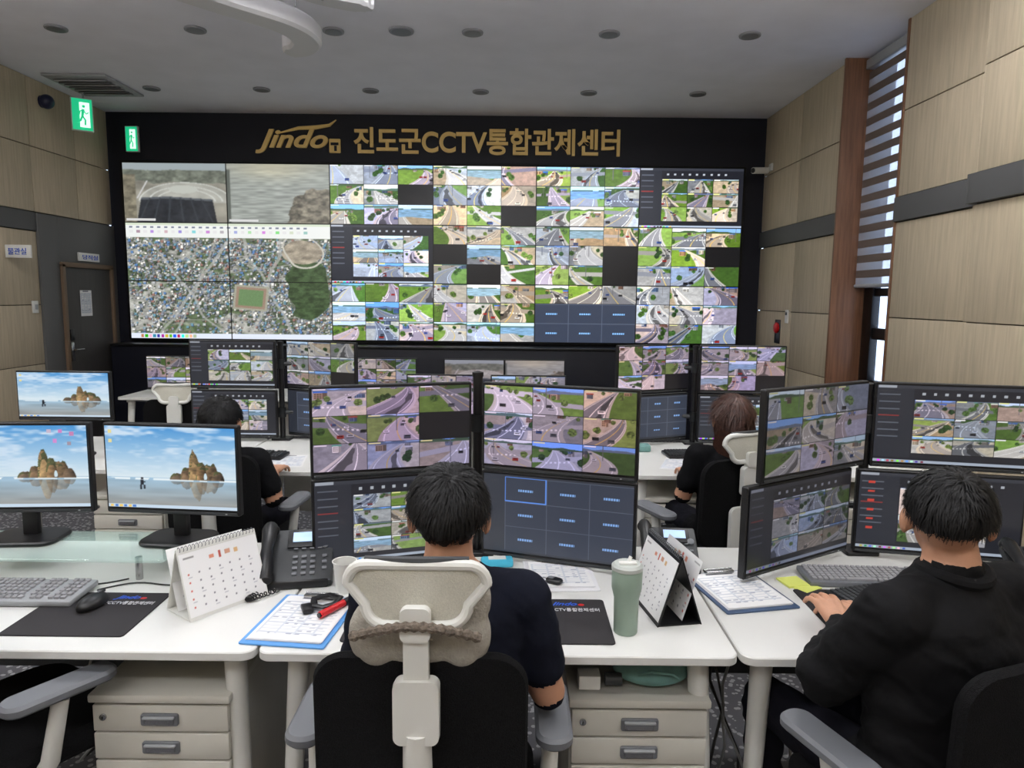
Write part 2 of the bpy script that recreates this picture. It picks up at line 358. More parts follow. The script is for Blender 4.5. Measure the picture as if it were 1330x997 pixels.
def wallpaper(rng,h0,w0,icons=False):
    h,w=h0*2,w0*2
    Y,X=grid(h,w); im=np.zeros((h,w,3)); hz=.62
    top=np.array((.26,.56,.82)); low=np.array((.84,.90,.93)); f=np.clip(Y/hz,0,1)[...,None]
    im[:]=top*(1-f**.8)+low*f**.8
    cl=nz(rng,h,w,10,3)*.45+nz(rng,h,w,24,8)*.3+nz(rng,h,w,50,20)*.25; d=np.clip((cl-.44)*4,0,1)[...,None]*np.clip(1.25-f,0,1)
    im=im*(1-d*.75)+np.array((.93,.95,.98))*d*.75
    g=np.clip((Y-hz)/(1-hz),0,1)[...,None]; wc=np.array((.62,.75,.84))*(1-g)+np.array((.58,.57,.55))*g
    wc=wc*(.93+.14*nz(rng,h,w,30,5))[...,None]
    wt=Y>hz; im[wt]=wc[wt]; wave=(np.abs(Y-hz-.02)<.012)&(nz(rng,h,w,20,20)>.35); im[wave]=(.9,.94,.96)
    n1=fbm(rng,h,w,20)
    def rocks(cx,hh,wid,col,pw=3.2,lean=0):
        jag=(nz(rng,h,w,1,40)*.6+nz(rng,h,w,1,110)*.4-.5)
        u=(X-cx)/wid+lean*(hz-Y); top_=hz+.01-hh*np.clip(1-np.abs(u)**pw,0,1)*(1+.35*jag); inr=np.abs(u)<1
        shade=(.35+.80*n1-.28*np.clip(u,-1,1))[...,None]; cc=np.array(col)*shade
        k=inr&(Y>top_)&(Y<=hz+.02); im[k]=cc[k]
        gr=k&(n1>.50)&(Y<top_+hh*.4); im[gr]=(np.array((.36,.38,.24))*shade)[gr]
        k2=inr&(Y>hz+.04)&(Y<hz+.03+(hz-top_)*.75); im[k2]=im[k2]*.55+(cc*.9)[k2]*.45
    rocks(.55,.07,.06,(.52,.44,.36)); rocks(.62,.14,.05,(.58,.47,.36)); rocks(.80,.19,.07,(.70,.57,.42),4); rocks(.86,.10,.05,(.58,.48,.38)); rocks(.69,.33,.055,(.78,.64,.45),2.2,.8); rocks(.735,.22,.045,(.68,.54,.38),3,.0)
    k=(((X-.765)/.012)**2+((Y-.60)/.05)**2<1)&(Y<hz+.01); im[k]=(.80,.87,.90)
    x=.275
    for a,b,c,d_ in ((x,.635,.009,.025),(x,.685,.012,.06),(x-.010,.745,.006,.055),(x+.016,.74,.006,.05),(x+.014,.68,.012,.012)): rect(im,a-c,b-d_/2,a+c,b+d_/2,(.1,.12,.16))
    im=im.reshape(h0,2,w0,2,3).mean((1,3))
    rect(im,0,.96,1,1,(.78,.85,.91))
    for k in range(6): rect(im,.02+.035*k,.967,.042+.035*k,.992,(.3,.5,.8) if k%2 else (.95,.8,.4))
    if icons:
        for (a,b) in ((.72,.05),(.80,.05),(.88,.08),(.76,.17),(.86,.2)): rect(im,a,b,a+.028,b+.045,rng.random(3)*.4+.5)
    else:
        for (a,b) in ((.03,.05),(.03,.17)): rect(im,a,b,a+.025,b+.04,(.9,.85,.6))
    return im
def satmap(rng,h0,w0):
    h,w=h0*2,w0*2
    Y,X=grid(h,w); n=fbm(rng,h,w,8)
    f=np.clip((n-.40)*8,0,1)[...,None]; im=np.array((.34,.39,.30))*(1-f)+np.array((.56,.56,.54))*f
    im=im*(.7+.6*fbm(rng,h,w,40))[...,None]
    wx=X+.05*(nz(rng,h,w,5,5)-.5); wy=Y+.09*(nz(rng,h,w,5,5)-.5)
    dens=fbm(rng,h,w,6)
    for k in range(7000):
        x=rng.random(); y=rng.random()
        if dens[int(y*h),int(x*w)]<.40 and rng.random()<.8: continue
        s=rng.uniform(.003,.014)
        c=ch(rng,[(.74,.74,.73),(.64,.65,.66),(.50,.52,.56),(.34,.46,.62),(.80,.79,.77),(.54,.42,.39),(.36,.38,.34),(.32,.36,.28),(.5,.5,.49),(.28,.32,.26),(.44,.47,.52),(.40,.54,.60)])
        sy=s*rng.uniform(1.1,2.4); rect(im,x+s*.25,y+sy*.2,x+s*1.25,y+sy*1.2,(.20,.21,.2)); rect(im,x,y,x+s,y+sy,c)
    for (a,b,c,wd) in ((.25,1,-.50,.012),(-.5,1,.35,.007),(.05,1,-.86,.010),(3,1,-1.5,.02),(-4,1,2.2,.018),(.1,1,-.22,.010),(6,1,-4.6,.02),(-3,1,.35,.016),(5,1,-2.2,.012)):
        dd=np.abs(a*wx+b*wy+c)/math.hypot(a,b); k=dd<wd*.42; im[k]=im[k]*.3+np.array((.60,.60,.59))*.7
    f=((X-.88)/.11)**2+((Y-.50)/.34)**2<1+.9*(nz(rng,h,w,10,10)-.5); g=np.array((.25,.31,.22))*(.55+.9*fbm(rng,h,w,40))[...,None]; im[f]=g[f]
    f=((X-.86)/.10)**2+((Y-.14)/.13)**2<1+.4*(nz(rng,h,w,10,10)-.5); im[f]=(np.array((.54,.51,.46))*(.7+.6*fbm(rng,h,w,30))[...,None])[f]
    dd=np.abs(np.hypot((wx-.86)/.10,(wy-.16)/.17)-1)<.045; im[dd]=(.66,.65,.62)
    def rst(w_,h_,c):
        xr=(X-.60)+(Y-.62)*.06; yr=(Y-.62)-(X-.6)*.15; im[(np.abs(xr)<w_)&(np.abs(yr)<h_)]=c
    rst(.085,.13,(.55,.55,.50)); rst(.074,.11,(.52,.45,.40)); rst(.060,.085,(.38,.47,.34))
    im=blur(im,1); im=im*(.9+.2*rng.random((h,w)))[...,None]
    im=im.reshape(h0,2,w0,2,3).mean((1,3))
    return np.clip((im-.5)*1.25+.55,0,1)
def sea(rng,h,w,kind):
    Y,X=grid(h,w); im=np.zeros((h,w,3)); n=fbm(rng,h,w,6); n2=fbm(rng,h,w,20)
    if kind==0:
        im[:]=(.54,.53,.49); im*=(.75+.5*n)[...,None]
        k=Y<.26+.14*n; im[k]=(np.array((.42,.44,.40))*(.6+.8*n2)[...,None])[k]; im[Y<.10+.05*n]=(.58,.62,.63)
        r_=np.hypot((X-.60),(Y-.66)*1.35); k=(r_<.45)&(Y<.66); im[k]=(np.array((.62,.62,.59))*(.82+.36*n)[...,None])[k]
        for rr_ in (.45,.36,.29): arc=(np.abs(r_-rr_)<.008)&(Y<.64); im[arc]=(.76,.77,.75)
        k=np.hypot((X-.58)/.14,(Y-.44)/.07)<1; im[k]=(.70,.71,.68); k=(np.abs(X-.34+.35*Y)<.008)&(Y>.3)&(Y<.6); im[k]=(.75,.75,.75)
        top=.56+.10*np.abs(X-.42); rf=(Y>top)&(X>.12+.12*(1-Y))&(X<.90+.1*Y-.1); c=np.array((.17,.18,.20))*(.7+.6*n2)[...,None]; im[rf]=c[rf]
        rf2=rf&(Y<top+.035); im[rf2]=(.34,.36,.38); sl=rf&(np.abs(((X-.5)/(.3+Y)*9)%1-.5)<.06); im[sl]=(.23,.25,.27)
        k=(X<.12)&(Y>.2); im[k]=(np.array((.46,.44,.38))*(.6+.8*n2)[...,None])[k]
    else:
        im[:]=(.58,.60,.58); im*=(.82+.34*nz(rng,h,w,60,12))[...,None]
        rk=(X>.60+.30*(1-Y)*n-.05*n2)&(Y>.30+.25*n+.35*np.clip(.85-X,0,1)); im[rk]=(np.array((.46,.44,.39))*(.35+1.2*n2[...,None]))[rk]
        g=np.exp(-(((X-.45)/.35)**2+((Y-.02)/.20)**2))[...,None]; im=im*(1-g*.65)+np.array((.84,.80,.66))*g*.65
        k=(Y<.10+.05*n); im[k]=im[k]*.6+np.array((.56,.56,.52))*.4; k=(X<.035)&(Y>.1); im[k]=(.35,.37,.35)
    im=blur(im,1); rect(im,.02,.94,.30,.97,(.8,.8,.8)); return np.clip(im,0,1)
def videowall():
    pw,ph=190,107; rng=np.random.default_rng(11); im=np.zeros((ph*3,pw*6,3))
    def put(r,c,a): im[r*ph:r*ph+a.shape[0],c*pw:c*pw+a.shape[1]]=a
    w2=pw*2; mp=np.zeros((ph*2,w2,3)); mp[:]=(.88,.89,.88); th=27
    put(0,2,mosaic(rng,ph,pw,3,3,{(1,2)})); put(0,3,mosaic(rng,ph,pw,3,3,{(2,2)}))
    put(0,4,mosaic(rng,ph,pw,3,3,kind='green')); put(0,5,ui(rng,ph,pw,.22,right=.96))
    put(1,2,ui(rng,ph,pw,.22,right=.96)); put(1,3,mosaic(rng,ph,pw,3,3,{(1,0),(2,1)})); put(1,4,mosaic(rng,ph,pw,3,3,{(1,2),(2,2)}))
    put(1,5,mosaic(rng,ph,pw,3,3,{(1,2)},kind='green')); put(2,2,mosaic(rng,ph,pw,3,3,kind='mix')); put(2,3,mosaic(rng,ph,pw,3,3,kind='green'))
    b=mosaic(rng,ph,pw,3,3,(),{(1,0),(1,1),(1,2),(2,0),(2,1),(2,2)},'green')
    put(2,4,b); put(2,5,mosaic(rng,ph,pw,3,3,kind='warm'))
    im=(im-.05)*1.22+.02; gm=im.mean(2,keepdims=True); im=np.clip(gm+(im-gm)*1.12,0,1)
    mp[th:-10]=satmap(rng,ph*2-th-10,w2)
    rect(mp,0,0,1,.022,(.80,.84,.76))
    for k in range(26): 
        x=.02+k*.034; rect(mp,x,.036,x+.014,.046,(.45,.48,.55)); rect(mp,x,.066,x+.016,.088,rng.random(3)*.35+.5 if k%2 else (.85,.85,.85))
    rect(mp,0,.955,1,1,(.84,.87,.92))
    for k in range(14): rect(mp,.05+.02*k,.965,.063+.02*k,.99,rng.random(3))
    put(1,0,mp); put(0,0,sea(rng,ph,pw,0)); put(0,1,sea(rng,ph,pw,1))
    for c in range(1,6): im[:, c*pw-1:c*pw+1]*=.25
    for r in range(1,3): im[r*ph-1:r*ph+1]*=.3
    return im
def table_paper(rng,h,w,dense=1):
    im=np.ones((h,w,3))*.90
    for k in range(11):
        y=.14+k*.07; rect(im,.06,y,.94,y+1.01/h,(.74,.76,.80))
        for j in range(7):
            if rng.random()<.45*dense: rect(im,.08+j*.125,y+.025,.08+j*.125+rng.uniform(.03,.09),y+.038,(.62,.64,.70))
    for j in range(0,8,2): rect(im,.06+j*.125,.14,.06+j*.125+1.01/w,.88,(.78,.80,.83))
    rect(im,.25,.04,.7,.07,(.45,.45,.5)); return im
def calendar_page(h,w):
    im=np.ones((h,w,3))*.93
    rect(im,.48,.10,.51,.22,(.75,.35,.3)); rect(im,.36,.13,.42,.19,(.85,.55,.45)); rect(im,.57,.12,.63,.19,(.8,.6,.5)); rect(im,.68,.14,.73,.2,(.85,.7,.5))
    rect(im,.05,.08,.18,.095,(.6,.6,.6))
    for r in range(5):
        for c in range(7):
            x=.07+c*.13; y=.33+r*.13
            rect(im,x,y,x+.022,y+.028,(.8,.4,.35) if c==0 else (.5,.5,.53))
            if (r*7+c)%3==0: rect(im,x,y+.06,x+.05,y+.07,(.75,.75,.78))
    return im

# ---------------------------------------------------------------- room shell
XL,XR,YB,YF,ZC=-4.74,2.93,8.5,-2.6,3.72
B().box(((XL+XR)/2,(YB+YF)/2,-.05),(XR-XL+.8,YB-YF+.4,.1),CARPET).obj('floor')
B().box(((XL+XR)/2,(YB+YF)/2,ZC+.05),(XR-XL+.8,YB-YF+.4,.1),CEIL).obj('ceiling')
B().box(((XL+XR)/2,YB+.1,ZC/2),(XR-XL,.2,ZC),BLACKW).obj('wall_back')
B().box(((XL+XR)/2,YF-.1,ZC/2),(XR-XL,.2,ZC),WOOD).obj('wall_front')
def panels(b,x,side,y0,y1,z0,z1,mt,th=.018,gap=.008):
    b.box((x-side*th/2,(y0+y1)/2,(z0+z1)/2),(th,y1-y0-gap,z1-z0-gap),mt,.002)
zr=[(0,.93),(.93,1.52),(1.52,2.24),(2.43,3.06),(3.06,3.72)]
b=B(); b.box((XL-.12,(YB+YF)/2,ZC/2),(.2,YB-YF,ZC),SEAM)
ys=[7.13,6.05,4.95,3.85,2.75,1.65,.55,-.55,-1.65,-2.6]
for i in range(len(ys)-1):
    for z0,z1 in zr: panels(b,XL,-1,ys[i+1],ys[i],z0,z1,WOOD)
for y0,y1 in ((7.13,7.85),(7.85,8.49)):
    for z0,z1 in zr[3:]: panels(b,XL,-1,y0,y1,z0,z1,WOOD)
b.obj('wall_left')
b=B()
b.box((XL+.012,(YF+7.13)/2,2.335),(.03,7.13-YF,.18),BAND,.003); b.obj('trim_1')
DG=mat('door_surround_grey',(.36,.36,.355),.6)
b=B(); b.box((XL+.015,7.285,1.21),(.05,.31,2.42),DG,.003); b.box((XL+.015,7.965,2.18),(.05,1.05,.48),DG,.003); b.box((XL+.015,8.43,.97),(.05,.12,1.94),DG,.003)
b.obj('trim_2')
d=empty('door_1')
b=B(); b.box((XL+.02,7.90,.97),(.05,.86,1.90),DOORM,.004); b.obj('door_leaf',d)
b=B(); 
b.box((XL+.03,7.455,.97),(.08,.05,1.94),DOORF,.004); b.box((XL+.03,8.35,.97),(.08,.05,1.94),DOORF,.004); b.box((XL+.03,7.90,1.935),(.08,.94,.05),DOORF,.004); b.obj('door_frame',d)
b=B(); b.box((XL+.06,7.52,1.02),(.02,.05,.2),CHROME,.004); b.cyl((XL+.07,7.52,1.04),(XL+.11,7.52,1.04),.01,CHROME); b.cyl((XL+.11,7.52,1.04),(XL+.11,7.64,1.04),.01,CHROME); b.box((XL+.062,7.52,1.2),(.03,.06,.12),DARKP,.005); b.obj('door_handle',d)
picture('door_notice',table_paper(np.random.default_rng(1),40,28,.8),.21,.28,PRINT,d,(XL+.052,7.83,1.53),(0,0,90))
s=empty('door_sign'); B().box((XL+.05,7.93,2.03),(.02,.38,.09),WHITEP,.004).obj('sign_plate',s)
textmesh('sign_text','당직실',.28,.05,.004,LOGOB,s,(XL+.061,7.80,2.005),(90,0,90))
s=empty('room_sign'); B().box((-4.60,6.68,2.02),(.24,.02,.12),WHITEP,.004).obj('sign_plate',s)
textmesh('sign_text','물관실',.17,.06,.004,LOGOB,s,(-4.69,6.668,1.99),(90,0,0))
B().box((XL+.03,7.02,1.5),(.02,.08,.12),WHITEP,.006).box((XL+.045,7.02,1.5),(.01,.035,.05),LGREY,.003).obj('light_switch')
b=B(); y0w,y1w=5.54,6.43
b.box((XR+.17,(YF+y0w)/2,ZC/2),(.30,y0w-YF,ZC),SEAM); b.box((XR+.17,(YB+y1w)/2,ZC/2),(.30,YB-y1w,ZC),SEAM); b.box((XR+.17,(y0w+y1w)/2,.42),(.30,y1w-y0w,.84),SEAM)
for y0,y1 in ((7.45,8.49),(6.47,7.45),(4.5,5.51)):
    for z0,z1 in zr: panels(b,XR,1,y0,y1,z0,z1,WOOD)
panels(b,XR,1,5.52,6.47,0,.82,WOOD)
b.obj('wall_right')
b=B()
b.box((XR-.04,(4.45+YF)/2,ZC/2),(.10,4.45-YF,ZC),SEAM)
ys=[4.45,3.3,2.2,1.1,0,-1.1,-2.59]
for i in range(len(ys)-1):
    for z0,z1 in zr: panels(b,XR-.09,1,ys[i+1],ys[i],z0,z1,WOOD)
for z0,z1 in zr: b.box((XR-.05,4.458,(z0+z1)/2),(.11,.018,z1-z0-.008),WOOD,.002)
b.obj('wall_right_column')
b=B(); b.box((XR-.02,7.475,2.335),(.04,2.03,.18),BAND,.003); b.box((XR-.02,5.0,2.335),(.04,1.04,.18),BAND,.003); b.box((XR-.12,(4.47+YF)/2,2.335),(.04,4.47-YF,.18),BAND,.003); b.box((XR-.07,4.475,2.335),(.14,.03,.18),BAND,.003); b.obj('trim_3')
w=empty('window_1')
b=B()
b.box((XR+.10,y1w-.015,2.28),(.36,.03,2.88),REDWOOD,.003); b.box((XR+.155,y0w+.010,2.28),(.31,.02,2.88),REDWOOD,.003)
b.box((XR-.015,y1w+.02,2.28),(.05,.06,2.88),REDWOOD,.004); b.box((XR-.008,y0w-.012,2.28),(.03,.03,2.88),REDWOOD,.004)
b.box((XR+.09,(y0w+y1w)/2,.85),(.38,y1w-y0w,.035),REDWOOD,.004); b.obj('wood_casing',w)
b=B(); 
for yy in (y0w+.055,(y0w+y1w)/2): b.box((XR+.26,yy,2.28),(.05,.05,2.84),FRAMEB,.003)
b.box((XR+.25,y1w-.10,2.28),(.07,.17,2.84),FRAMEB,.003)
for zz,t_ in ((.9,.10),(1.36,.10),(1.72,.07),(3.68,.06)): b.box((XR+.26,(y0w+y1w)/2,zz),(.05,y1w-y0w-.06,t_),FRAMEB,.003)
b.obj('sash_frame',w)
B().box((XR+.27,(y0w+y1w)/2,2.28),(.008,y1w-y0w-.08,2.78),WGLASS).obj('glass_pane',w)
zb=empty('zebra_blind'); b=B(); z=3.60; yc=(y0w+y1w)/2; wl=y1w-y0w-.07
b.box((XR+.13,yc,3.66),(.08,wl,.08),LGREY,.01)
while z>1.82:
    b.box((XR+.13,yc,z-.032),(.004,wl,.064),BLINDD); b.box((XR+.13,yc,z-.098),(.003,wl,.066),SHEER); z-=.13
b.cyl((XR+.13,yc-wl/2,1.775),(XR+.13,yc+wl/2,1.775),.016,LGREY); b.obj('blind_fabric',zb)

for i,(x,y) in enumerate([(-3.70,7.52),(-2.58,7.52),(-1.47,7.52),(-.35,7.52),(.75,7.52),(1.86,7.52),(-3.63,5.89),(-2.53,5.89),(-1.44,5.89),(-.34,5.89),(.74,5.89),(1.85,5.89),(-.90,5.87)]):
    r=.085 if i<12 else .10
    B().lathe([(r*.98,ZC-.001),(r,ZC-.006),(r*.97,ZC-.014),(r*.80,ZC-.016)],DLG,(x,y,0)).lathe([(r*.78,ZC-.010),(r*.78,ZC-.018),(r*.4,ZC-.021)],DLI,(x,y,0)).obj('ceiling_downlight')
for x in (-3.4,-.9,1.6):  # added fill lamps out of view, hung low to brighten the ceiling too
    for y in (-1.2,1.2,3.9):
        p_=empty('unseen_fill_lamp',(x,y,0))
        b=B(); b.box((0,0,ZC-.24),(1.22,.02,.07),WHITEP,.004); 
        for sx in (-.5,.5): b.cyl((sx,0,ZC-.24),(sx,0,ZC),.005,CHROME)
        b.obj('fill_lamp_frame',p_)
        B().box((0,.10,ZC-.24),(1.18,.16,.05),LAMP,.01).box((0,-.10,ZC-.24),(1.18,.16,.05),LAMP,.01).obj('fill_lamp_diffuser',p_)
a=empty('air_conditioner_cassette',(-4.22,7.42,ZC))
b=B(); b.box((0,0,-.012),(.62,.72,.022),LGREY,.006)
for k in range(7): b.box((0,-.24+k*.08,-.032),(.5,.05,.012),GREYP if k%2 else LGREY,.002,(18,0,0))
b.obj('grille',a)
def ribbon(b,pts,w,h,mt):
    n=12; P=[Vector(p) for p in pts]; out=[]
    for i in range(len(P)-1):
        p0=P[max(i-1,0)];p1=P[i];p2=P[i+1];p3=P[min(i+2,len(P)-1)]
        for k in range(n):
            t=k/n; out.append(.5*((2*p1)+(p2-p0)*t+(2*p0-5*p1+4*p2-p3)*t*t+(3*p1-p0-3*p2+p3)*t**3))
    out.append(P[-1]); rs=[]
    for i,p in enumerate(out):
        t=(out[min(i+1,len(out)-1)]-out[max(i-1,0)]).normalized(); s_=Vector((t.y,-t.x,0)).normalized()
        ww=w*(1 if 3<i<len(out)-4 else (.75 if 1<i<len(out)-2 else .45)); c_=.02
        rs.append([tuple(p+s_*a_+Vector((0,0,b_))) for a_,b_ in ((ww/2,-h/2+c_),(ww/2-c_,-h/2),(-ww/2+c_,-h/2),(-ww/2,-h/2+c_),(-ww/2,h/2-c_),(-ww/2+c_,h/2),(ww/2-c_,h/2),(ww/2,h/2-c_))])
    b.rings(rs,mt)
f=empty('curved_pendant_light'); b=B(); z=3.46
FIX=mat('pendant_white',(.84,.84,.85),.4)
ribbon(b,[(-2.9,3.2,z),(-2.3,4.05,z),(-1.85,4.6,z),(-1.54,4.95,z),(-1.47,5.22,z),(-1.56,5.40,z),(-1.68,5.44,z)],.21,.13,FIX)
ribbon(b,[(-1.9,3.4,z+.05),(-1.55,4.2,z+.05),(-1.25,4.62,z+.05),(-.92,4.80,z+.05)],.18,.10,FIX)
for q in ((-2.3,4.05),(-1.50,5.1),(-1.55,4.2),(-1.2,4.65)): b.cyl((q[0],q[1],z),(q[0],q[1],ZC),.008,LGREY)
b.obj('curved_body',f)

vw=empty('video_wall',(-.94,8.44,2.128))
B().box((0,.03,0),(7.25,.06,2.08),FRAMEB,.004).obj('bezel_frame',vw)
picture('display_panels',videowall(),7.19,2.025,SCRW,vw,(0,-.006,0))
b=B()
for c in range(1,6): b.box((-7.19/2+c*7.19/6,-.008,0),(.006,.006,2.025),FRAMEB)
for r in range(1,3): b.box((0,-.008,-2.025/2+r*.675),(7.19,.006,.006),FRAMEB)
b.obj('panel_seams',vw)
sg=empty('wall_sign_lettering')
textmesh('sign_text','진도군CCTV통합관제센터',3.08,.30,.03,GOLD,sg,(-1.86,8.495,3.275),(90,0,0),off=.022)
jl=empty('jindo_wall_logo')
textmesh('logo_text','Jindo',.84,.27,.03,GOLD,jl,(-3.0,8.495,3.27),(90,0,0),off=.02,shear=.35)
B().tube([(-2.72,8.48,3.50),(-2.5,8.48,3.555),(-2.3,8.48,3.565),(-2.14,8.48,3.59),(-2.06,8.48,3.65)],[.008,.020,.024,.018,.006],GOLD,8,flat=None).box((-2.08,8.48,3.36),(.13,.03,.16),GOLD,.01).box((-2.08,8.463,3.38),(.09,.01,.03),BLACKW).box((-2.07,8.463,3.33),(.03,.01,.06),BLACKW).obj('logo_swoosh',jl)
B().box((-.94,8.33,.52),(7.4,.32,1.04),BLACKW,.01).box((-.94,8.32,1.05),(7.4,.34,.03),FRAMEB,.005).obj('video_wall_plinth')

def exit_sign(name,loc,yaw,w,h):
    e=empty(name,loc,(0,0,yaw)); B().box((0,.02,0),(w+.02,.04,h+.02),WHITEP,.006).obj('housing',e)
    b=B(); b.box((0,-.003,0),(w,.006,h),SIGNG)
    b.box((w*.12,-.009,-.01*h),(w*.5,.004,h*.8),SIGNW)
    b.sph((w*.08,-.013,h*.26),(w*.08,.004,w*.08),SIGNG,seg=10,rn=6)
    b.tube([(w*.05,-.013,h*.16),(w*.0,-.013,-h*.05)],[w*.08,w*.06],SIGNG,6); b.tube([(w*.0,-.013,-h*.05),(w*.14,-.013,-h*.18),(w*.12,-.013,-h*.34)],[w*.05]*3,SIGNG,6)
    b.tube([(0,-.013,-h*.05),(-w*.1,-.013,-h*.2),(-w*.26,-.013,-h*.25)],[w*.05]*3,SIGNG,6); b.tube([(w*.05,-.013,h*.14),(w*.2,-.013,h*.02),(w*.3,-.013,h*.08)],[w*.035]*3,SIGNG,6)
    b.tube([(w*.05,-.013,h*.14),(-w*.1,-.013,h*.1),(-w*.16,-.013,-h*.02)],[w*.035]*3,SIGNG,6)
    b.obj('pictogram',e); return e
exit_sign('exit_sign',(-4.47,7.6,3.47),35,.18,.31); 
B().cyl((-4.47,7.63,3.62),(-4.47,7.63,ZC),.01,LGREY).obj('exit_sign_hanger_rod')
exit_sign('exit_sign',(-4.42,8.455,3.41),0,.13,.27)
B().sph((XL+.07,7.35,3.53),(.07,.07,.07),NAVY).cyl((XL,7.35,3.53),(XL+.06,7.35,3.53),.06,NAVY).obj('alarm_speaker')
B().box((XR-.02,8.25,3.13),(.04,.08,.08),WHITEP,.005).cyl((XR-.04,8.25,3.13),(XR-.12,8.22,3.09),.012,WHITEP).cyl((XR-.08,8.22,3.09),(XR-.27,8.12,3.07),.035,WHITEP).cyl((XR-.27,8.12,3.07),(XR-.275,8.117,3.07),.028,DARKP).obj('security_camera')
B().box((XR-.012,7.8,1.30),(.025,.16,.26),DARKP,.006).lathe([(.001,0),(.055,0),(.06,.02),(.04,.035),(.001,.04)],RED,(XR-.02,7.8,1.34),(0,-90,0)).obj('fire_alarm_bell')
B().box((XR-.015,7.55,1.47),(.03,.08,.14),WHITEP,.006).box((XR-.032,7.55,1.5),(.006,.04,.03),DARKG).obj('thermostat')

# ---------------------------------------------------------------- furniture
def desk(x0,x1,y0,y1,back=True):
    b=B(); cx,cy=(x0+x1)/2,(y0+y1)/2; w,d=x1-x0,y1-y0
    b.plate((0,0,.7175),w,d,.025,.035,WHITE,ch=.003)
    b.box((0,d/2-.06,.48),(w-.2,.018,.42),WHITEP if back else DARKG,.003)
    b.box((0,-d/2+.14,.69),(w-.16,.04,.03),LGREY,.004); b.box((0,d/2-.14,.69),(w-.16,.04,.03),LGREY,.004)
    for sx in (-1,1):
        b.box((sx*(w/2-.075),0,.69),(.05,d-.14,.03),WHITEP,.004)
        for sy in (-1,1):
            b.tube([(sx*(w/2-.085),sy*(d/2-.10),.70),(sx*(w/2-.05),sy*(d/2-.055),.02)],[.03,.02],WHITEP,16); b.cyl((sx*(w/2-.05),sy*(d/2-.055),0),(sx*(w/2-.05),sy*(d/2-.055),.025),.018,DARKP)
    return b.obj('office_desk',None,(cx,cy,0))
desk(-2.06,-.664,1.73,2.55,False); desk(-.656,.598,1.73,2.55,False); desk(.606,2.05,1.73,2.55,False)
desk(-3.1,-1.56,3.62,4.48); desk(-1.55,-.60,3.62,4.48); desk(.62,2.35,3.62,4.48)
desk(-.85,.55,4.95,5.6); desk(-3.5,-.75,6.2,6.9); desk(-.7,.9,6.2,6.9)
def pedestal(x,y,w=.375,d=.5,h=.585):
    b=B(); b.box((0,d/2+.02,h/2+.03),(w,d,h-.06),CREAM,.003)
    b.box((0,d/2+.005,h-.012),(w+.006,d+.03,.024),CREAM,.006)
    zt=h-.03
    for i,(hh) in enumerate((.080,.080,.30)):
        z=zt-hh/2; b.box((0,.008,z),(w-.012,.022,hh-.006),CREAM,.003)
        zc=zt-min(hh,.08)/2
        b.plate((0,-.006,zc),.10,.034,.010,.006,GREYP,(90,0,0),.002); b.plate((0,-.012,zc-.003),.078,.018,.004,.004,CHROME,(90,0,0),.001); b.box((0,-.014,zc+.009),(.084,.012,.006),LGREY,.002)
        zt-=hh
    b.lathe([(.009,0),(.009,.005),(.001,.006)],CHROME,(-w/2+.035,-.003,h-.065),(90,0,0)); b.box((-w/2+.035,-.009,h-.065),(.002,.003,.008),DARKP)
    for sx in (-1,1):
        for yy in (.07,d-.04): b.cyl((sx*(w/2-.05),yy,0),(sx*(w/2-.05),yy,.035),.02,DARKP)
    return b.obj('drawer_pedestal',None,(x,y,0))
pedestal(-.935,1.78); pedestal(.352,1.78); pedestal(-2.04,3.66); pedestal(.86,3.7); pedestal(1.95,3.7)

